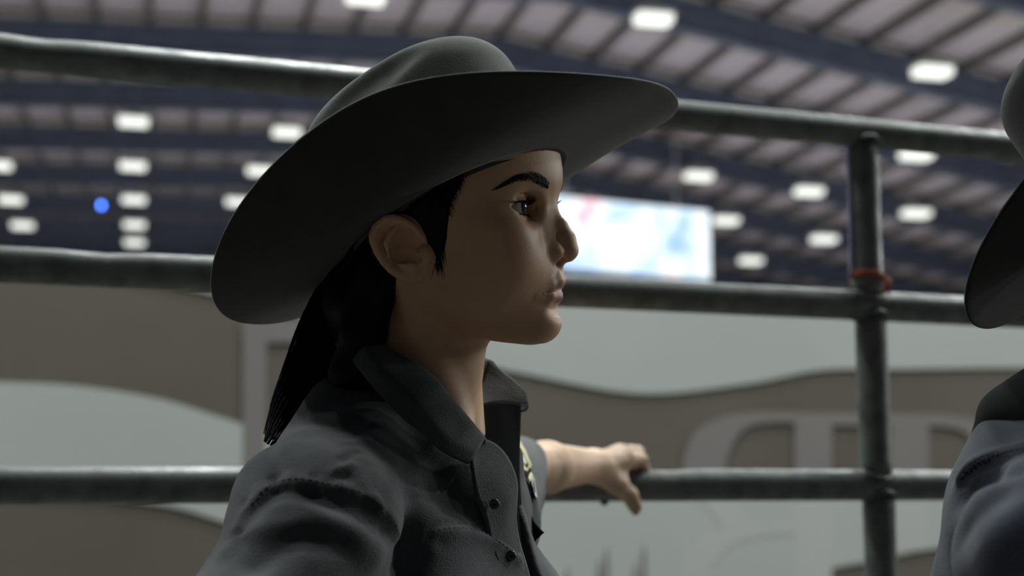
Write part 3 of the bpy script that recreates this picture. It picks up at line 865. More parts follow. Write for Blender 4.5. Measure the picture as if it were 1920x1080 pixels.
def woman_tint(v):
    col = np.tile(SKIN, (len(v), 1))
    lm = lips_mask(v.astype(np.float32))[:, None]
    col = col * (1 - lm) + np.array([0.40, 0.185, 0.16]) * lm
    s = v.copy(); s[:, 1] = np.abs(s[:, 1])
    bl = np.exp(-(((s - np.array([66, 40, -14])) / np.array([20, 18, 16])) ** 2).sum(1))[:, None]
    col = col * (1 - .22 * bl * np.array([0, .55, .6]))
    # dark lid line (make-up) close to the lashes
    e = s - EYE; r = np.linalg.norm(e, axis=1); az = np.degrees(np.arctan2(e[:, 1], e[:, 0])); el = np.degrees(np.arctan2(e[:, 2], np.hypot(e[:, 0], e[:, 1])))
    top, bot = lid_edges(az)
    ln = np.clip(1 - np.abs(el - top - 2) / 6, 0, 1) + .6 * np.clip(1 - np.abs(el - bot + 1) / 5, 0, 1)
    ln = np.clip(ln, 0, 1) * (r < EYER + 4) * (np.abs(az - 13) < 70)
    col = col * (1 - .8 * ln[:, None])
    return col
body_v, body_f, body_c = [hw], [hf], [woman_tint(hv)]
HB = BVHTree.FromPolygons([Vector(q) for q in hw], [tuple(q) for q in hf.tolist()])

# eyes
def eyeball(sg):
    n, m = 56, 40
    g_ = np.array([1, .10 * sg, .05]); g_ /= np.linalg.norm(g_)
    u = np.cross([0, 0, 1.0], g_); u /= np.linalg.norm(u); w = np.cross(g_, u)
    a = np.concatenate([np.linspace(0, math.radians(36), m), np.linspace(math.radians(36), math.pi, 24)[1:]])
    V, C_ = [], []
    for t in a:
        d = math.degrees(t); r = EYER + (1.0 * (1 - (d / 30) ** 2) if d < 30 else 0)
        for k in range(n):
            p = 2 * math.pi * k / n
            V.append(r * (math.cos(t) * g_ + math.sin(t) * (math.cos(p) * u + math.sin(p) * w)))
            if d < 10: c = (.004, .004, .004)
            elif d < 28: c = (.045, .026, .015) if d < 24 else (.02, .012, .008)
            else: c = (.50, .47, .45)
            C_.append(c)
    M_ = len(a)
    F_ = [(i * n + k, i * n + (k + 1) % n, (i + 1) * n + (k + 1) % n, (i + 1) * n + k) for i in range(M_ - 1) for k in range(n)]
    V = np.array(V) + EYE * np.array([1, sg, 1])
    o = mesh_obj('eye', HEAD.w(V), F_, M['eye'], woman); outward(o); set_tint(o, np.array(C_))
for sg in (1, -1): eyeball(sg)
def strand(mb, pts, r0, r1=None, n=4):
    k = len(pts); mb.tube(pts, np.linspace(r0, r0 * .25 if r1 is None else r1, k), n, cap=False)
for sg in (1, -1):
    mb = MB()
    for az in np.linspace(-30, 70, 58):
        az = az + random.uniform(-1, 1)
        top, bot = lid_edges(np.array([az])); top = top[0]; bot = bot[0]
        L = random.uniform(8.0, 10.5) * (1.0 if sg > 0 else 1.22) * (.75 + .25 * math.exp(-((az - 30) / 40) ** 2))
        b0 = eye_pt(az, top + 1, EYER + 1.0); out = eye_pt(az * 1.1, top - 3, 1.0) - EYE; out /= np.linalg.norm(out)
        up = np.array([0, 0, 1.0]); t = np.linspace(0, 1, 6)[:, None]
        pts = b0 + out * L * t * (1 - .12 * t) + up * L * (.40 * t ** 2 - .16 * t)
        pts = pts * np.array([1, sg, 1]); strand(mb, HEAD.w(pts), .00026)
    for az in np.linspace(-20, 66, 30):
        top, bot = lid_edges(np.array([az])); bot = bot[0]
        L = random.uniform(3, 4.5); b0 = eye_pt(az, bot - 1, EYER + 1.0); out = eye_pt(az * 1.1, bot, 1.0) - EYE
        t = np.linspace(0, 1, 5)[:, None]
        pts = (b0 + out * L * t - np.array([0, 0, 1.0]) * L * .4 * t ** 1.5) * np.array([1, sg, 1]); strand(mb, HEAD.w(pts), .00018)
    mb.build('eyelashes', M['hair'], woman)
# brows: short hairs laid along the brow, rooted on the skin
def hit(px, py, bvh):
    o, v = ray(px, py); r = bvh.ray_cast(o, v)
    return None if r[0] is None else np.array(r[0])
bp = []
for yy, zz in ((18, 31.5), (27, 34.5), (36, 37), (45, 36), (51, 32.5), (57, 27.5)):
    r_ = HB.ray_cast(Vector(HEAD.w((130, yy, zz))), Vector(-HEAD.F)); bp.append(HEAD.l(np.array(r_[0])))
bp = np.array(bp)
bs = spline(bp, 60)
for sg in (1, -1):
    mb = MB()
    for i in range(320):
        t = random.random(); k = t * 58; j = int(k)
        c0 = bs[j] + (bs[j + 1] - bs[j]) * (k - j); tg = bs[j + 1] - bs[j]; tg /= np.linalg.norm(tg)
        wid = 3.3 * (1 - t) ** .5 * min(1, .55 + t * 3) + .7
        off = random.uniform(-1, 1) * wid
        c0 = c0 + np.array([0, 0, off])
        L = random.uniform(5, 8) * (1 - .3 * t)
        d = tg * .8 + np.array([0, 0, .55 * (1 - t) - .25 * (off / (wid + .1))]); d /= np.linalg.norm(d)
        pts = []
        for q in np.linspace(0, 1, 4):
            x = c0 + d * L * q; x = x * np.array([1, sg, 1])
            loc, nor, _, _ = HB.find_nearest(Vector(HEAD.w(x)))
            pts.append(np.array(loc) + np.array(nor) * (.0003 + .0009 * math.sin(q * 2.6)))
        strand(mb, np.array(pts), .00024)
    mb.build('eyebrow', M['hair'], woman)

# hair: cap under the hat, side hair, low pony tail
def hair_f(p):
    s = p.copy(); s[:, 1] = np.abs(s[:, 1])
    f = smin(loft(p), ell(p, (-8, 0, 42), (92, 74, 82)), 18) - 3.2
    f = smin(f, chain(p, [(-58, 0, -10), (-72, 0, -60), (-80, 0, -88)], [48, 38, 26], 10), 18)
    f = smin(f, chain(s, [(-38, 52, -30), (-62, 34, -62), (-78, 8, -85)], [18, 20, 20], 8), 12)
    f = smin(f, chain(s, [(-40, 54, -35), (-54, 55, -82), (-66, 52, -112), (-84, 38, -135)], [14, 17, 16, 13], 8), 12)
    xb = np.interp(p[:, 2], [-60, -38, -30, -10, 15, 40, 60, 90], [-20, 6, 15, 19, 23, 36, 52, 55]).astype(np.float32)
    f = smax(f, (s[:, 0] - xb), 6)
    f = smax(f, -ell(s, (-22, 80, -18), (27, 19, 31), roty(.55)), 4)
    f = smax(f, np.where(s[:, 0] > -14, -36 - p[:, 2], -99), 4)
    return f
hf_w = lambda p: hair_f(p)
v_, f_ = surface_net(hair_f, (-140, -96, -150), (70, 96, 128), 2.2)
v_ = relax(v_, f_, 2, .5); vw = HEAD.w(v_)
inh = HATF.l(vw)
bad = (inh[:, 2] > -2) & (crown_f(np.maximum(inh, [-999, -999, 0]).astype(np.float32)) > -5.2)
ctr = np.array([0, 0, 25.0])
for _ in range(40):
    m_ = np.where(bad)[0]
    if not len(m_): break
    q = inh[m_]; q[:, :2] *= .985; q[:, 2] = np.where(q[:, 2] > 60, q[:, 2] * .985, q[:, 2]); inh[m_] = q
    bad[m_] = crown_f(np.maximum(q, [-999, -999, 0]).astype(np.float32)) > -5.2
vw = HATF.w(inh)
hair = mesh_obj('hair', vw, f_, M['hair'], woman)
mb = MB()                                           # loose short hairs that soften the hair line
for i in range(420):
    sg = 1 if i % 3 else -1
    zz = random.uniform(-30, 52); xb_ = float(np.interp(zz, [-38, -30, -10, 15, 40, 60], [6, 15, 19, 23, 36, 52]))
    down = zz < -14 and random.random() < .7
    q0 = np.array([xb_ - random.uniform(1, 7) if down else xb_ + random.uniform(-4, 4.5) * random.random(), 66.0 * sg, zz])
    d = np.array([random.uniform(-.25, .2), 0, -1.0]) if down else np.array([-.5, 0, .85 + random.uniform(-.25, .25)])
    if not down and zz < 6: continue
    d /= np.linalg.norm(d); L = random.uniform(6, 15) if down else random.uniform(12, 26); pts = []
    for k in np.linspace(0, 1, 6):
        x = q0 + d * L * k; loc, nor, _, _ = HB.find_nearest(Vector(HEAD.w(x)))
        pts.append(np.array(loc) + np.array(nor) * (.0003 + (.0009 * (1 - k) if down else .0034 * min(1, k * 1.6))))
    strand(mb, np.array(pts if down else pts[::-1]), .00032)
mb.build('loose_hairs', M['hair'], hair)['kind'] = 'stuff'
mb = MB()
path = PP([(735, 470, 1.165), (690, 530, 1.165), (640, 600, 1.16), (598, 665, 1.15), (560, 735, 1.135), (528, 790, 1.12), (503, 832, 1.105)])
pc = spline(path, 26)
side = unit(cdir([.82, 0, -.5])); dep = cdir([0, -1, 0])
wid = np.interp(np.linspace(0, 1, 26), [0, .2, .45, .75, 1], [38, 34, 26, 16, 5]) / 1000
for i in range(260):
    a, r = random.uniform(0, 2 * math.pi), math.sqrt(random.random())
    ph = random.uniform(0, 6); jit = random.uniform(-.0012, .0012)
    tt = np.linspace(0, 1, 26)
    o1 = wid * r * np.cos(a + .5 * tt) + jit * np.sin(tt * 9 + ph)
    o2 = wid * .6 * r * np.sin(a + .5 * tt) + jit * np.cos(tt * 7 + ph)
    e = random.randint(20, 26)
    strand(mb, (pc + side * o1[:, None] + dep * o2[:, None])[:e], random.uniform(.0009, .0016), .0004, 5)
mb.build('ponytail', M['hair'], hair)

# ------------------------------------------------------------------ woman: shirt
by = math.radians(25)
BODY = Frame(c2w(np.array([-.079, 1.145, -.102])), [math.cos(by), -math.sin(by), 0], [-math.sin(by), -math.cos(by), 0], [0, 0, 1])
def bpt(px, py, Y):
    """point on her body plane y = Y seen at this pixel (measured from the photograph)"""
    o = np.array([0, 0, CAMZ]); v = P(px, py, 1.0) - o
    t = ((BODY.w((0, Y, 0)) - o).dot(BODY.N)) / v.dot(BODY.N)
    return o + v * t
FAR_SH = BODY.w((0, -140, -86))
ELBOW, WRIST = P(972, 878, 1.55), P(1112, 873, 1.74)
FA = [BODY.l(q) for q in (FAR_SH, ELBOW)]
def torso_f(p, g=0.0):
    s = p.copy(); s[:, 1] = np.abs(s[:, 1])
    f = ell(p, (-8, 0, -225), (110 + g, 148 + g, 232 + g))
    f = smin(f, cone(p, (-12, 40, -38), (-4, 152, -78), 46 + g, 46 + g), 30)          # shoulder line
    f = smin(f, cone(p, (-12, -40, -40), (-4, -135, -86), 44 + g, 38 + g), 30)
    f = smin(f, ell(s, (-55, 60, -120), (34 + g, 58 + g, 104 + g)), 40)               # shoulder blade
    f = smin(f, ell(p, (-46, 0, -52), (42 + g, 68 + g, 56 + g)), 30)                  # nape of the back
    f = smin(f, ell(s, (56, 62, -205), (50 + g, 60 + g, 76 + g)), 40)                 # chest
    f = smin(f, ell(p, (-5, 0, -470), (105 + g, 150 + g, 150 + g)), 60)
    return f
NEAR_ARM = [(12, 152, -84), (-16, 300, -262), (105, 372, -440)]
def folds(p, k=1.0):
    return k * 2.6 * np.sin(p[:, 0] * .055 + p[:, 2] * .04 + 1.3 * np.sin(p[:, 1] * .03)) * np.sin(p[:, 2] * .06 + p[:, 1] * .035 + .6)
def shirt_f(p):
    f = torso_f(p, 6)
    f = smin(f, chain(p, [NEAR_ARM[0], (4, 222, -168), NEAR_ARM[1], NEAR_ARM[2]], [57, 59, 55, 44], 12), 14)
    f = smin(f, chain(p, [FA[0], FA[1]], [42, 33]), 22)
    f = f + folds(p)
    f = smin(f, ell(p, (-30, 0, -26), (58, 80, 50)), 14)
    f = smin(f, ell(p, (-52, 0, 0), (22, 46, 40)), 14)
    q_ = p.copy(); q_[:, 1] = np.abs(q_[:, 1]); f = smin(f, ell(q_, (-38, 52, -6), (30, 28, 36)), 14)
    ring = np.sqrt((p[:, 0] - 4 - (p[:, 2]) * .35) ** 2 * .9 + p[:, 1] ** 2)
    f = smax(f, -np.maximum(ring - 58, -p[:, 2] - 60), 5)
    # open front: the right front panel overlaps the middle, the left one stands back
    yn = np.interp(p[:, 2], [-170, -120, -60, 0, 40], [-30, -10, 6, 26, 44]).astype(np.float32)
    yf = np.interp(p[:, 2], [-170, -120, -60, 0, 40], [-34, -34, -42, -56, -62]).astype(np.float32)
    v = np.maximum(np.maximum(p[:, 1] - yn, yf - p[:, 1]), 30 - p[:, 0])
    f = smax(f, -np.maximum(v, -p[:, 2] - 168), 4)
    # sleeve ends
    d = (FA[1] - FA[0]) / np.linalg.norm(FA[1] - FA[0])
    f = smax(f, np.where(p[:, 1] < -150, (p - FA[1].astype(np.float32)) @ d.astype(np.float32) - 6, -50), 2)
    e = np.array(NEAR_ARM[2]) - np.array(NEAR_ARM[1]); e = e / np.linalg.norm(e)
    f = smax(f, np.where(p[:, 1] > 250, (p - np.array(NEAR_ARM[2], np.float32)) @ e.astype(np.float32) + 10, -50), 2)
    return smax(f, -500 - p[:, 2], 4)
sv, sf = surface_net(shirt_f, (-180, -440, -505), (200, 440, 60), 2.8)
sv = relax(sv, sf, 3, .5)
sw = BODY.w(sv)
SB = BVHTree.FromPolygons([Vector(q) for q in sw], [tuple(q) for q in sf.tolist()])
def on(bvh, pts, n=None):
    """polyline laid on the cloth along this line of the photograph"""
    pts = np.array(pts, float)
    if n: pts = spline(pts, n)
    out = []
    for x, y in pts:
        o, v = ray(x, y); r = bvh.ray_cast(o, v)
        if r[0] is not None and (not out or np.linalg.norm(np.array(r[0]) - out[-1]) < .05): out.append(np.array(r[0]))
    return np.array(out)
def stroke(V, N_, line, width, amount, shift=0.0):
    """push cloth vertices near a line in (-) or out (+)"""
    if len(line) < 2: return
    lo, hi = line.min(0) - width * 4, line.max(0) + width * 4
    m = np.where(((V > lo) & (V < hi)).all(1))[0]
    if not len(m): return
    q = V[m]; best = np.full(len(m), 9.0)
    for i in range(len(line) - 1):
        a, b_ = line[i], line[i + 1]; d = b_ - a; t = np.clip(((q - a) @ d) / (d.dot(d) + 1e-12), 0, 1)
        best = np.minimum(best, np.linalg.norm(q - a - t[:, None] * d, axis=1))
    V[m] += N_[m] * (amount * np.exp(-(best / width) ** 2))[:, None]
SN_ = vert_normals(sw, sf)
if (SN_ * (sw - BODY.w((0, 0, -200)))).sum() < 0: SN_ = -SN_
armhole = [(452, 1000), (468, 965), (495, 935), (530, 918), (570, 916), (620, 925), (670, 938), (705, 955), (730, 980), (746, 1010), (750, 1050)]
shoulder = [(726, 742), (712, 780), (698, 815), (682, 850), (668, 885), (655, 918)]
pocket = [(798, 1010), (810, 990), (840, 983), (880, 984), (915, 996), (945, 1015), (966, 1034)]
pocket2 = [(930, 1052), (955, 1036), (972, 1030)]
back_yoke = [(500, 835), (520, 880), (512, 918)]
seams = {}
ah = on(SB, armhole, 60); sh = on(SB, shoulder, 40); pk = on(SB, pocket, 40)
up = on(SB, [(x, y - 9) for x, y in armhole], 60); dn = on(SB, [(x + 2, y + 14) for x, y in armhole], 60)
stroke(sw, SN_, up, .006, .0030); stroke(sw, SN_, ah, .0035, -.0026); stroke(sw, SN_, dn, .009, -.0042)
stroke(sw, SN_, on(SB, [(470, 985), (520, 955), (580, 950), (650, 985), (700, 1030)], 40), .016, .005)
stroke(sw, SN_, on(SB, [(585, 928), (640, 962), (720, 1000)], 40), .008, -.004)
stroke(sw, SN_, on(SB, [(480, 1060), (560, 1010), (640, 1020)], 40), .010, -.004)
stroke(sw, SN_, on(SB, [(430, 1030), (480, 1000), (560, 985)], 40), .008, .003)
stroke(sw, SN_, on(SB, [(760, 1000), (762, 1040), (770, 1085)], 30), .012, -.007)
stroke(sw, SN_, sh, .003, -.0022); stroke(sw, SN_, on(SB, [(x - 10, y) for x, y in shoulder], 40), .005, .0018)
for k, (x, y) in enumerate(((702, 775), (692, 800), (682, 825), (668, 850), (655, 875), (648, 895))):      # puckers along the shoulder seam
    stroke(sw, SN_, on(SB, [(x - 26, y + 7 + (k % 2) * 4), (x - 8, y + 2), (x + 4, y - 3)], 14), .0035, -.0020 if k % 2 else .0020)
for k in range(9):                                                                                        # puckers above the armhole seam
    x, y = spline(np.array(armhole, float), 12)[k + 1]
    stroke(sw, SN_, on(SB, [(x - 8, y - 26), (x - 2, y - 12), (x + 3, y - 2)], 12), .003, .0018 if k % 2 else -.0016)
stroke(sw, SN_, pk, .003, -.0025); stroke(sw, SN_, on(SB, [(x + 2, y + 12) for x, y in pocket], 40), .008, .0038)
stroke(sw, SN_, on(SB, [(820, 930), (860, 960), (905, 975)], 30), .012, -.004)
stroke(sw, SN_, on(SB, [(775, 800), (800, 850), (835, 900)], 30), .014, -.004)
stroke(sw, SN_, on(SB, back_yoke, 30), .004, -.002)
shirt = mesh_obj('shirt', sw, sf, M['denim'], woman)
def stitches(line, off=.0009, dash=.0032, gap=.0014, r=.00032):
    mb = MB(); d = np.concatenate([[0], np.cumsum(np.linalg.norm(np.diff(line, axis=0), axis=1))])
    s = 0.0; k = 0
    while s + dash < d[-1] and k < 400:
        a = np.array([np.interp(s, d, line[:, i]) for i in range(3)]); b_ = np.array([np.interp(s + dash, d, line[:, i]) for i in range(3)])
        mb.tube([a, (a + b_) / 2, b_], [r * .6, r, r * .6], 5); s += dash + gap; k += 1
    return mb
SB2 = BVHTree.FromPolygons([Vector(q) for q in sw], [tuple(q) for q in sf.tolist()])
def stitch_row(px, n=70, lift=.0006):
    ln = on(SB2, px, n)
    if len(ln) > 3:
        c0 = np.array([0, 0, CAMZ]); ln = ln + np.array([unit(c0 - q) for q in ln]) * lift
        o = stitches(ln).build('stitching', M['stitch'], shirt); o['kind'] = 'stuff'
for dy in (-18,): stitch_row([(x, y + dy) for x, y in armhole[1:]])
stitch_row([(x - 7, y) for x, y in shoulder]); stitch_row([(x - 16, y) for x, y in shoulder])
stitch_row([(x + 2, y + 7) for x, y in pocket])

def sheet(name, rows, mat, parent, thick=.0024, nu=40, nv=14, rumple=0.0):
    """cloth patch lofted through rows of points, with thickness and a rounded edge"""
    R = np.array([spline(r, nu) for r in rows]); G = np.array([spline(R[:, i], nv) for i in range(nu)])      # nu x nv x 3
    if rumple:
        G += cdir([0, -1, 0]) * (rumple * np.sin(np.linspace(0, 9, nu))[:, None] * np.sin(np.linspace(.5, 5, nv))[None])[..., None]
    du = np.gradient(G, axis=0); dv = np.gradient(G, axis=1); n = np.cross(du, dv); n /= np.linalg.norm(n, axis=2)[..., None] + 1e-12
    V = np.concatenate([(G + n * thick / 2).reshape(-1, 3), (G - n * thick / 2).reshape(-1, 3)]); K = nu * nv
    f = []
    for i in range(nu - 1):
        for j in range(nv - 1):
            a = i * nv + j; f.append((a, a + 1, a + nv + 1, a + nv)); f.append((K + a, K + a + nv, K + a + nv + 1, K + a + 1))
    rim = [i * nv for i in range(nu)] + [(nu - 1) * nv + j for j in range(1, nv)] + [i * nv + nv - 1 for i in range(nu - 2, -1, -1)] + [j for j in range(nv - 2, 0, -1)]
    for k in range(len(rim)):
        a, b_ = rim[k], rim[(k + 1) % len(rim)]; f.append((a, b_, K + b_, K + a))
    o = mesh_obj(name, V, f, mat, parent); outward(o)
    return o, G
def hem(G, side, parent, r=.0011, inset=0, name='hem_edge', mat='denim'):
    """turned edge of a patch"""
    line = {'v0': G[:, inset], 'v1': G[:, -1 - inset], 'u0': G[inset], 'u1': G[-1 - inset]}[side]
    MB().tube(spline(line, 50), r, 8).build(name, M[mat], parent)
# right (near) collar leaf: stand inside, fold, outer edge
fold = PP([(676, 618, 1.118), (738, 660, 1.084), (806, 702, 1.068), (840, 742, 1.064), (874, 781, 1.070), (908, 822, 1.086)])
stand = PP([(705, 640, 1.112), (752, 690, 1.086), (815, 748, 1.078), (850, 790, 1.078), (880, 826, 1.084), (906, 850, 1.096)])
mid = PP([(662, 622, 1.105), (712, 688, 1.060), (768, 742, 1.045), (803, 778, 1.043), (840, 815, 1.050), (893, 846, 1.074)])
edge = PP([(642, 646, 1.110), (688, 708, 1.066), (752, 778, 1.050), (792, 811, 1.048), (832, 846, 1.054), (877, 868, 1.070)])
col, G = sheet('collar', [stand, fold, mid, edge], M['denim'], woman, .0026, 60, 26)
hem(G, 'v1', col); hem(G, 'u1', col)
ln = G[:, -4] + cdir([0, -1, 0]) * .0016
o = stitches(ln).build('stitching', M['stitch'], col); o['kind'] = 'stuff'
ln = G[-4, 9:] + cdir([0, -1, 0]) * .0016
o = stitches(ln).build('stitching', M['stitch'], col); o['kind'] = 'stuff'
# collar round the back of the neck to the far side
bf = PP([(690, 596, 1.118), (664, 590, 1.16), (690, 600, 1.205), (780, 628, 1.235), (870, 660, 1.24), (918, 678, 1.232)])
bs_ = PP([(705, 640, 1.112), (682, 640, 1.16), (706, 645, 1.195), (790, 672, 1.22), (865, 706, 1.225), (896, 735, 1.212)])
be = PP([(642, 646, 1.11), (622, 650, 1.165), (650, 660, 1.225), (760, 680, 1.265), (880, 700, 1.27), (950, 718, 1.25)])
colb, G = sheet('collar', [bs_, bf, be], M['denim'], woman, .0026, 50, 16)
# left (far) collar leaf, standing open
ft = PP([(916, 676, 1.232), (940, 696, 1.226), (964, 715, 1.217), (985, 735, 1.205)])
fm = PP([(902, 702, 1.226), (928, 722, 1.214), (958, 738, 1.204), (988, 752, 1.196)])
fb = PP([(886, 742, 1.205), (908, 755, 1.196), (940, 764, 1.192), (986, 768, 1.190)])
fi = PP([(880, 786, 1.160), (900, 782, 1.168), (925, 777, 1.176), (950, 774, 1.182)])
colf, G = sheet('collar', [ft, fm, fb, fi], M['denim'], woman, .0026, 40, 22)
hem(G, 'v0', colf); hem(G, 'u1', colf)
ln = G[2:-2, 3] + cdir([0, -1, 0]) * .002
o = stitches(ln).build('stitching', M['stitch'], colf); o['kind'] = 'stuff'
# right front edge (placket), its hem turning forward
pe = [bpt(907, 824, 20), bpt(930, 836, 12), bpt(948, 855, 5), bpt(961, 880, 0), bpt(968, 908, -3), bpt(967, 938, -4), bpt(966, 975, -3), bpt(972, 1015, -4), bpt(986, 1062, -6), bpt(998, 1110, -8)]
pm = [bpt(890, 848, 34), bpt(908, 868, 30), bpt(924, 892, 25), bpt(936, 918, 21), bpt(944, 944, 18), bpt(946, 972, 16), bpt(948, 1000, 14), bpt(954, 1030, 12), bpt(966, 1072, 10), bpt(978, 1115, 8)]
pi_ = [bpt(884, 866, 44), bpt(888, 900, 46), bpt(893, 930, 44), bpt(903, 956, 40), bpt(911, 980, 37), bpt(916, 1004, 35), bpt(922, 1028, 33), bpt(932, 1056, 30), bpt(946, 1090, 28), bpt(958, 1125, 26)]
pla, G = sheet('placket', [pi_, pm, pe], M['denim'], woman, .0030, 70, 18, .0012)
hem(G, 'v1', pla, .0012)
ln = G[2:-2, -4] + cdir([0, -1, 0]) * .0018
o = stitches(ln).build('stitching', M['stitch'], pla); o['kind'] = 'stuff'
def button(px, py, Y, parent):
    c = bpt(px, py, Y); n = unit(np.array([0, 0, CAMZ]) - c)
    MB().tube([c - n * .001, c + n * .0018, c + n * .0026, c + n * .0024], [.004, .004, .0034, .001], 20).build('button', M['button'], parent)
button(927, 945, 34, pla); button(958, 1042, 16, pla)
# black sheet painted as the shaded shirt inside, with the left front panel behind it
un = [[bpt(876, 778, -16), bpt(895, 762, -34), bpt(920, 754, -50), bpt(950, 752, -64), bpt(976, 756, -74)],
      [bpt(886, 850, 2), bpt(906, 848, -14), bpt(930, 845, -28), bpt(955, 842, -44), bpt(972, 842, -58)],
      [bpt(905, 905, 6), bpt(922, 903, -10), bpt(940, 900, -24), bpt(958, 898, -38), bpt(972, 897, -52)],
      [bpt(925, 965, 4), bpt(938, 963, -10), bpt(950, 960, -22), bpt(964, 960, -34), bpt(976, 960, -46)],
      [bpt(945, 1030, 0), bpt(955, 1028, -12), bpt(965, 1026, -22), bpt(975, 1025, -32), bpt(983, 1024, -42)],
      [bpt(965, 1110, -4), bpt(972, 1110, -14), bpt(980, 1108, -24), bpt(990, 1108, -32), bpt(1000, 1108, -40)]]
sheet('shaded_shirt_inside', un, M['black_cloth'], woman, .003, 24, 50)
fp = [[bpt(971, 840, -64), bpt(974, 842, -70), bpt(977, 850, -76)],
      [bpt(971, 885, -60), bpt(976, 890, -68), bpt(982, 900, -78)],
      [bpt(973, 930, -55), bpt(983, 934, -68), bpt(993, 940, -82)],
      [bpt(977, 985, -50), bpt(988, 985, -62), bpt(997, 985, -78)],
      [bpt(981, 1030, -46), bpt(992, 1032, -58), bpt(1001, 1034, -72)],
      [bpt(992, 1100, -44), bpt(1002, 1100, -56), bpt(1012, 1100, -70)]]
fpo, G = sheet('left_front_panel', fp, M['denim'], woman, .0028, 20, 60)
hem(G, 'u0', fpo, .0010)
# embroidered badge sewn on the left upper sleeve
def badge(name, pts, mat, lift):
    q = []
    for x, y in pts:
        o, v = ray(x, y); r = SB2.ray_cast(o, v)
        q.append(np.array(r[0]) + np.array(r[1]) * lift if r[0] is not None and r[3] > 1.1 else bpt(x, y, -100))
    q = np.array(q); n = len(q); back = q + cdir([0, 1, 0]) * .0016
    mesh_obj(name, np.vstack([q, back]), [tuple(range(n)), tuple(range(2 * n - 1, n - 1, -1))] + [(i, i + n, (i + 1) % n + n, (i + 1) % n) for i in range(n)], mat, shirt, smooth=False)
badge('badge_patch', [(967, 822), (978, 838), (990, 868), (995, 890), (999, 915), (1000, 940), (993, 924), (984, 900), (974, 876), (966, 852)], M['black_cloth'], .0022)
badge('badge_border', [(969, 826), (974, 834), (983, 852), (992, 878), (985, 894), (971, 876), (972, 871), (984, 886), (987, 877), (979, 855), (969, 837)], M['gold'], .004)
badge('badge_emblem', [(970, 846), (976, 854), (983, 873), (981, 879), (974, 866), (969, 856)], M['silver'], .0042)
badge('badge_border', [(992, 892), (996, 902), (1000, 936), (996, 932), (990, 908)], M['silver'], .004)
badge('badge_border', [(984, 902), (989, 893), (992, 892), (990, 904), (987, 909)], M['gold'], .0044)
# left pocket flap sticking out past the chest
flp = [PP([(993, 962, 1.175), (1000, 978, 1.170), (1010, 990, 1.166), (1019, 1000, 1.162)]), PP([(991, 990, 1.178), (997, 998, 1.174), (1005, 1001, 1.170), (1015, 1003, 1.166)]), PP([(991, 1045, 1.18), (996, 1030, 1.177), (1000, 1018, 1.174), (1006, 1008, 1.17)])]
fl, G = sheet('pocket_flap', flp, M['black_cloth'], woman, .0022, 24, 14)

# ------------------------------------------------------------------ woman: arms and hands (one skin with the head)
def mm(q): return (np.asarray(q) - WRIST) * 1000
HJ = dict(
    index=[(1174, 861, 1.792), (1203, 861, 1.832), (1209, 880, 1.868), (1202, 903, 1.872)],
    middle=[(1170, 851, 1.810), (1196, 848, 1.858), (1200, 876, 1.893), (1196, 900, 1.893)],
    ring=[(1162, 849, 1.828), (1184, 846, 1.880), (1188, 872, 1.908), (1186, 895, 1.904)],
    little=[(1152, 852, 1.844), (1168, 850, 1.890), (1172, 872, 1.914), (1170, 890, 1.910)])
HR = dict(index=[10.5, 8.2, 7.4, 6.6], middle=[10.5, 8.8, 8, 7], ring=[10, 8.2, 7.4, 6.6], little=[9, 7.2, 6.6, 5.8])
J = {k: [mm(P(*q)) for q in v] for k, v in HJ.items()}
TH = [mm(P(*q)) for q in ((1128, 888, 1.752), (1158, 908, 1.772), (1180, 928, 1.786), (1191, 950, 1.790))]
W0 = mm(WRIST)
ax_arm = unit(mm(WRIST) - mm(ELBOW))
def arm_f(p):
    e = mm(ELBOW)
    f = chain(p, [mm(FAR_SH), mm(FAR_SH) * .45 + e * .55, e, e + (W0 - e) * .35, W0], [33, 31, 27.5, 28.5, 19.5], 10)
    palm = None
    for k in ('index', 'middle', 'ring', 'little'):
        off = (J[k][0] - J['middle'][0]) * .35
        g_ = cone(p, W0 + off * .8, J[k][0], 14 if k in ('index', 'middle') else 12.5, HR[k][0])
        palm = g_ if palm is None else smin(palm, g_, 9)
    f = smin(f, palm, 14)
    f = smin(f, cone(p, W0 + (TH[0] - W0) * .4, TH[1], 14, 11.5), 12)
    f = smin(f, chain(p, TH, [13, 12, 10.8, 9.0], 3), 7)
    web = cone(p, TH[1], J['index'][0], 6, 6); f = smin(f, web, 12)
    for k in ('index', 'middle', 'ring', 'little'):
        g_ = chain(p, J[k], HR[k], 2)
        f = smin(f, g_, 3.0)
        f = smin(f, ell(p, J[k][0] + np.array([0, 0, 3.0]), (9, 9, 8)), 5)
    return f
allp = np.vstack([J[k] for k in J] + [TH, [W0, mm(ELBOW), mm(FAR_SH)]])
av, af = surface_net(arm_f, allp.min(0) - 55, allp.max(0) + 30, 1.6)
av = relax(av, af, 1, .4); af = af[:, ::-1]
aw = WRIST + av / 1000
acol = np.tile(SKIN * np.array([1.05, 1.12, 1.22]), (len(av), 1))
tat = on(BVHTree.FromPolygons([Vector(q) for q in aw], [tuple(q) for q in af.tolist()]), [(1058, 884), (1046, 852)])
for c_, r_, k_ in zip(tat, (.009, .006), (.42, .2)):                                # small faded tattoo marks on the forearm
    d = np.linalg.norm((aw - c_) * np.array([1, 1, .8]), axis=1); wv = .5 + .5 * np.sin(aw[:, 0] * 900 + aw[:, 2] * 700)
    acol *= (1 - k_ * np.clip(1.2 - d / r_, 0, 1) * (.55 + .45 * wv))[:, None] ** np.array([1.15, .95, .9])
body_v.append(aw); body_f.append(af); body_c.append(acol)
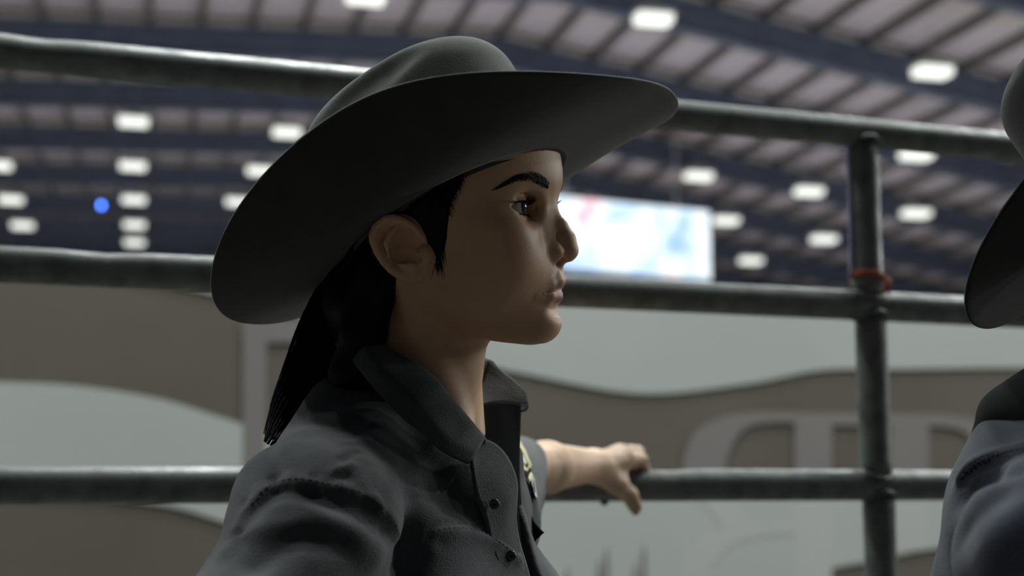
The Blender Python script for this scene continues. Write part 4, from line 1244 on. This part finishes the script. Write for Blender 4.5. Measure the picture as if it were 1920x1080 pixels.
# nails
def nail(a, b_, r, up):
    a, b_ = WRIST + a / 1000, WRIST + b_ / 1000; t = unit(b_ - a); u = unit(up - t * up.dot(t)); s = np.cross(t, u); r = r / 1000
    rows = [[b_ + t * (x * r) + s * (r * .72 * math.sin(w_)) + u * (r * (.98 - .12 * max(x, 0)) * math.cos(w_)) for w_ in np.linspace(-.8, .8, 7)] for x in (-.7, -.1, .5, .85)]
    sheet('fingernail', np.array(rows), M['nail'], woman, .0006, 10, 8)
M['nail'] = material('fingernail', (0.55, 0.38, 0.32), 0.3, noise=0.05, scale=40)
nail(TH[2], TH[3], 9.0, cdir([-.5, -.8, .1])); nail(J['index'][2], J['index'][3], 6.8, cdir([.7, .5, 0]))
# near arm, hand hanging below the picture
E2, W2 = np.array(NEAR_ARM[1], float), np.array(NEAR_ARM[2], float)
da = unit(W2 - E2); sa_ = unit(np.cross(da, [0, 1, 0])); na_ = np.cross(sa_, da)
def arm2_f(p):
    f = chain(p, [NEAR_ARM[0], (4, 222, -168), E2, W2 + da * 25], [38, 37, 31, 19], 10)
    palm = W2 + da * 25
    ends = []
    for k, (o_, L, r) in enumerate(((-26, 86, 8.4), (-9, 92, 8.6), (9, 88, 8.2), (25, 78, 7.2))):
        a = palm + da * 78 + sa_ * o_
        f = smin(f, cone(p, palm + sa_ * o_ * .5, a, 13, 10), 9)
        m1 = a + (da * .8 + na_ * .5) * 38; m2 = m1 + (da * .45 + na_ * .8) * 24; m3 = m2 + (da * .1 + na_ * .95) * (L - 66)
        f = smin(f, chain(p, [a, m1, m2, m3], [r + 1, r, r * .92, r * .8], 2), 3)
    t = [palm + sa_ * -18 + da * 14, palm + sa_ * -42 + da * 44 + na_ * 14, palm + sa_ * -46 + da * 74 + na_ * 26, palm + sa_ * -40 + da * 96 + na_ * 32]
    return smin(f, chain(p, t, [13, 11, 9, 7.5], 3), 7)
lo_ = np.minimum(np.minimum(E2, W2), NEAR_ARM[0]) - 60; hi_ = np.maximum(np.maximum(E2, W2 + da * 220), NEAR_ARM[0]) + 70
v2, f2 = surface_net(arm2_f, lo_, hi_, 3.0)
body_v.append(BODY.w(v2)); body_f.append(f2); body_c.append(np.tile(SKIN, (len(v2), 1)))
n0 = 0; ff = []
for v_, f_ in zip(body_v, body_f): ff.append(f_ + n0); n0 += len(v_)
bv = np.concatenate(body_v); nh = len(body_v[0]); na = len(body_v[1])
for sl, sg in ((slice(nh, nh + na), -1), (slice(nh + na, len(bv)), 1)):            # shoulders grow out of the bust, inside the shirt
    bust = np.where((hv[:, 2] < -195) & (hv[:, 1] * sg > 40))[0]; q = bv[sl]; tgt = bv[bust].mean(0)
    j = np.argsort(np.linalg.norm(q - tgt, axis=1))[:1][0]; i = bust[np.argsort(np.linalg.norm(bv[bust] - q[j], axis=1))[:3]]
    j += sl.start; ff.append(np.array([[i[0], i[1], j, i[2]]]))
body = mesh_obj('body', bv, np.concatenate(ff), M['skin'], woman); set_tint(body, np.concatenate(body_c))

# ------------------------------------------------------------------ trousers and boots (below the picture)
def lower_body(fr, root, h):
    def jean_f(p):
        s = p.copy(); s[:, 1] = np.abs(s[:, 1])
        f = ell(p, (-8, 0, -530), (118, 168, 130))
        f = smin(f, chain(s, [(0, 82, -560), (12, 92, -h * .66), (0, 98, -h + 95)], [94, 66, 56], 20), 25)
        return smax(smax(f, p[:, 2] + 470, 4), -(p[:, 2] + h - 60), 4)
    v, f = surface_net(jean_f, (-150, -200, -h - 5), (160, 200, -440), 7.0)
    mesh_obj('jeans', fr.w(relax(v, f, 2)), f, M['jeans'], root)
    for sg in (1, -1):
        def boot_f(p):
            f = cone(p, (0, 98 * sg, -h + 150), (0, 98 * sg, -h + 55), 46, 44)
            f = smin(f, chain(p, [(-24, 98 * sg, -h + 44), (50, 101 * sg, -h + 42), (150, 104 * sg, -h + 30)], [40, 38, 24], 8), 14)
            return smax(f, -(p[:, 2] + h - 1), 2)
        v, f = surface_net(boot_f, (-80, 98 * sg - 70, -h - 4), (190, 98 * sg + 80, -h + 210), 5.0)
        mesh_obj('boot', fr.w(v), f, M['boot'], root)
lower_body(BODY, woman, float(BODY.O[2]) * 1000)

# ------------------------------------------------------------------ second person at the right edge, seen from behind
HAT2 = hat_frame(P(2233.7, 270, 1.02), 36.84, 30.5, 5.9)
hat2 = empty('cowboy_hat', tuple(HAT2.w((0, 0, 0)))); tag(hat2, 'dark grey cowboy hat cut off by the right picture edge', 'hat')
make_hat(HAT2, hat2, dict(HP, als=20.1, pw=2.0, alf=27.9, alb=-22.0, wb=100.9, ws=97.5), 'felt_dark')
def move(pw): return HAT2.w(HATF.l(pw))
b2o = move(BODY.O[None])[0] + np.array([-.060, 0.0, -.035])
y2 = math.radians(30)
BODY2 = Frame(b2o, [math.cos(y2), -math.sin(y2), 0], [-math.sin(y2), -math.cos(y2), 0], [0, 0, 1])
man = empty('person', (float(b2o[0]), float(b2o[1]), 0)); tag(man, 'person in blue-grey denim cut off by the right picture edge', 'person')
keep = (hv[body_f[0]][:, :, 2] > -190).all(1)
o = mesh_obj('body', move(body_v[0]), body_f[0][keep], M['skin'], man); set_tint(o, body_c[0])
mesh_obj('hair', move(vw), hair.data.polygons and np.array([p.vertices[:] for p in hair.data.polygons]), M['hair'], man)
for src in [c for c in woman.children if c.name.split('.')[0] in ('eye', 'eyelashes', 'eyebrow')]:
    q = np.array([v.co[:] for v in src.data.vertices]) + np.array(woman.location)
    o = mesh_obj(src.name.split('.')[0], move(q), [tuple(p.vertices) for p in src.data.polygons], src.data.materials[0], man)
    if 'tint' in src.data.color_attributes:
        cc = np.empty(len(q) * 4, np.float32); src.data.color_attributes['tint'].data.foreach_get('color', cc); set_tint(o, cc.reshape(-1, 4)[:, :3])
ARM2 = [(-4, 168, -86), (4, 184, -200), (22, 184, -340), (120, 165, -520)]
def shirt2_f(p):
    f = torso_f(p, 6)
    f = smin(f, chain(p, ARM2, [60, 58, 54, 44], 12), 14) + folds(p, .7)
    f = smin(f, chain(p, [(-4, -168, -86), (10, -190, -330), (130, -150, -500)], [58, 54, 44], 12), 14)
    ring = np.sqrt((p[:, 0] - 4 - p[:, 2] * .3) ** 2 * .9 + p[:, 1] ** 2)
    f = smax(f, -np.maximum(ring - 58, -p[:, 2] - 50), 5)
    return smax(f, -500 - p[:, 2], 4)
v2, f2 = surface_net(shirt2_f, (-190, -270, -560), (200, 290, 40), 3.4)
v2 = relax(v2, f2, 3, .5); w2 = BODY2.w(v2)
S2 = BVHTree.FromPolygons([Vector(q) for q in w2], [tuple(q) for q in f2.tolist()])
N2_ = vert_normals(w2, f2)
if (N2_ * (w2 - BODY2.w((0, 0, -200)))).sum() < 0: N2_ = -N2_
seam2 = [(1800, 905), (1815, 885), (1845, 868), (1880, 856), (1930, 843)]
stroke(w2, N2_, on(S2, seam2, 30), .003, -.003); stroke(w2, N2_, on(S2, [(x, y - 10) for x, y in seam2], 30), .006, .003)
stroke(w2, N2_, on(S2, [(x + 4, y + 22) for x, y in seam2], 30), .012, -.008)
stroke(w2, N2_, on(S2, [(1800, 1000), (1830, 960), (1870, 930)], 30), .012, -.005)
stroke(w2, N2_, on(S2, [(1850, 1060), (1880, 1000), (1920, 960)], 30), .014, .005)
shirt2 = mesh_obj('shirt', w2, f2, M['blue_denim'], man)
S2b = BVHTree.FromPolygons([Vector(q) for q in w2], [tuple(q) for q in f2.tolist()])
ln = on(S2b, [(x, y - 9) for x, y in seam2], 50)
if len(ln) > 3: stitches(ln + cdir([0, -1, 0]) * .001).build('stitching', M['stitch'], shirt2)['kind'] = 'stuff'
def scarf_f(p):
    f = ell(p, (-16, 0, -4), (66, 84, 52))
    f = smin(f, ell(p, (-50, 0, -30), (34, 60, 48)), 20) + 1.2 * np.sin(p[:, 2] * .2 + p[:, 1] * .05)
    return smin(f, ell(p, (48, 0, -14), (62, 78, 46)), 20)
v_, f_ = surface_net(scarf_f, (-150, -150, -130), (130, 150, 80), 3.4)
mesh_obj('neck_scarf', BODY2.w(relax(v_, f_, 2)), f_, M['black_cloth'], man)
lower_body(BODY2, man, float(BODY2.O[2]) * 1000)
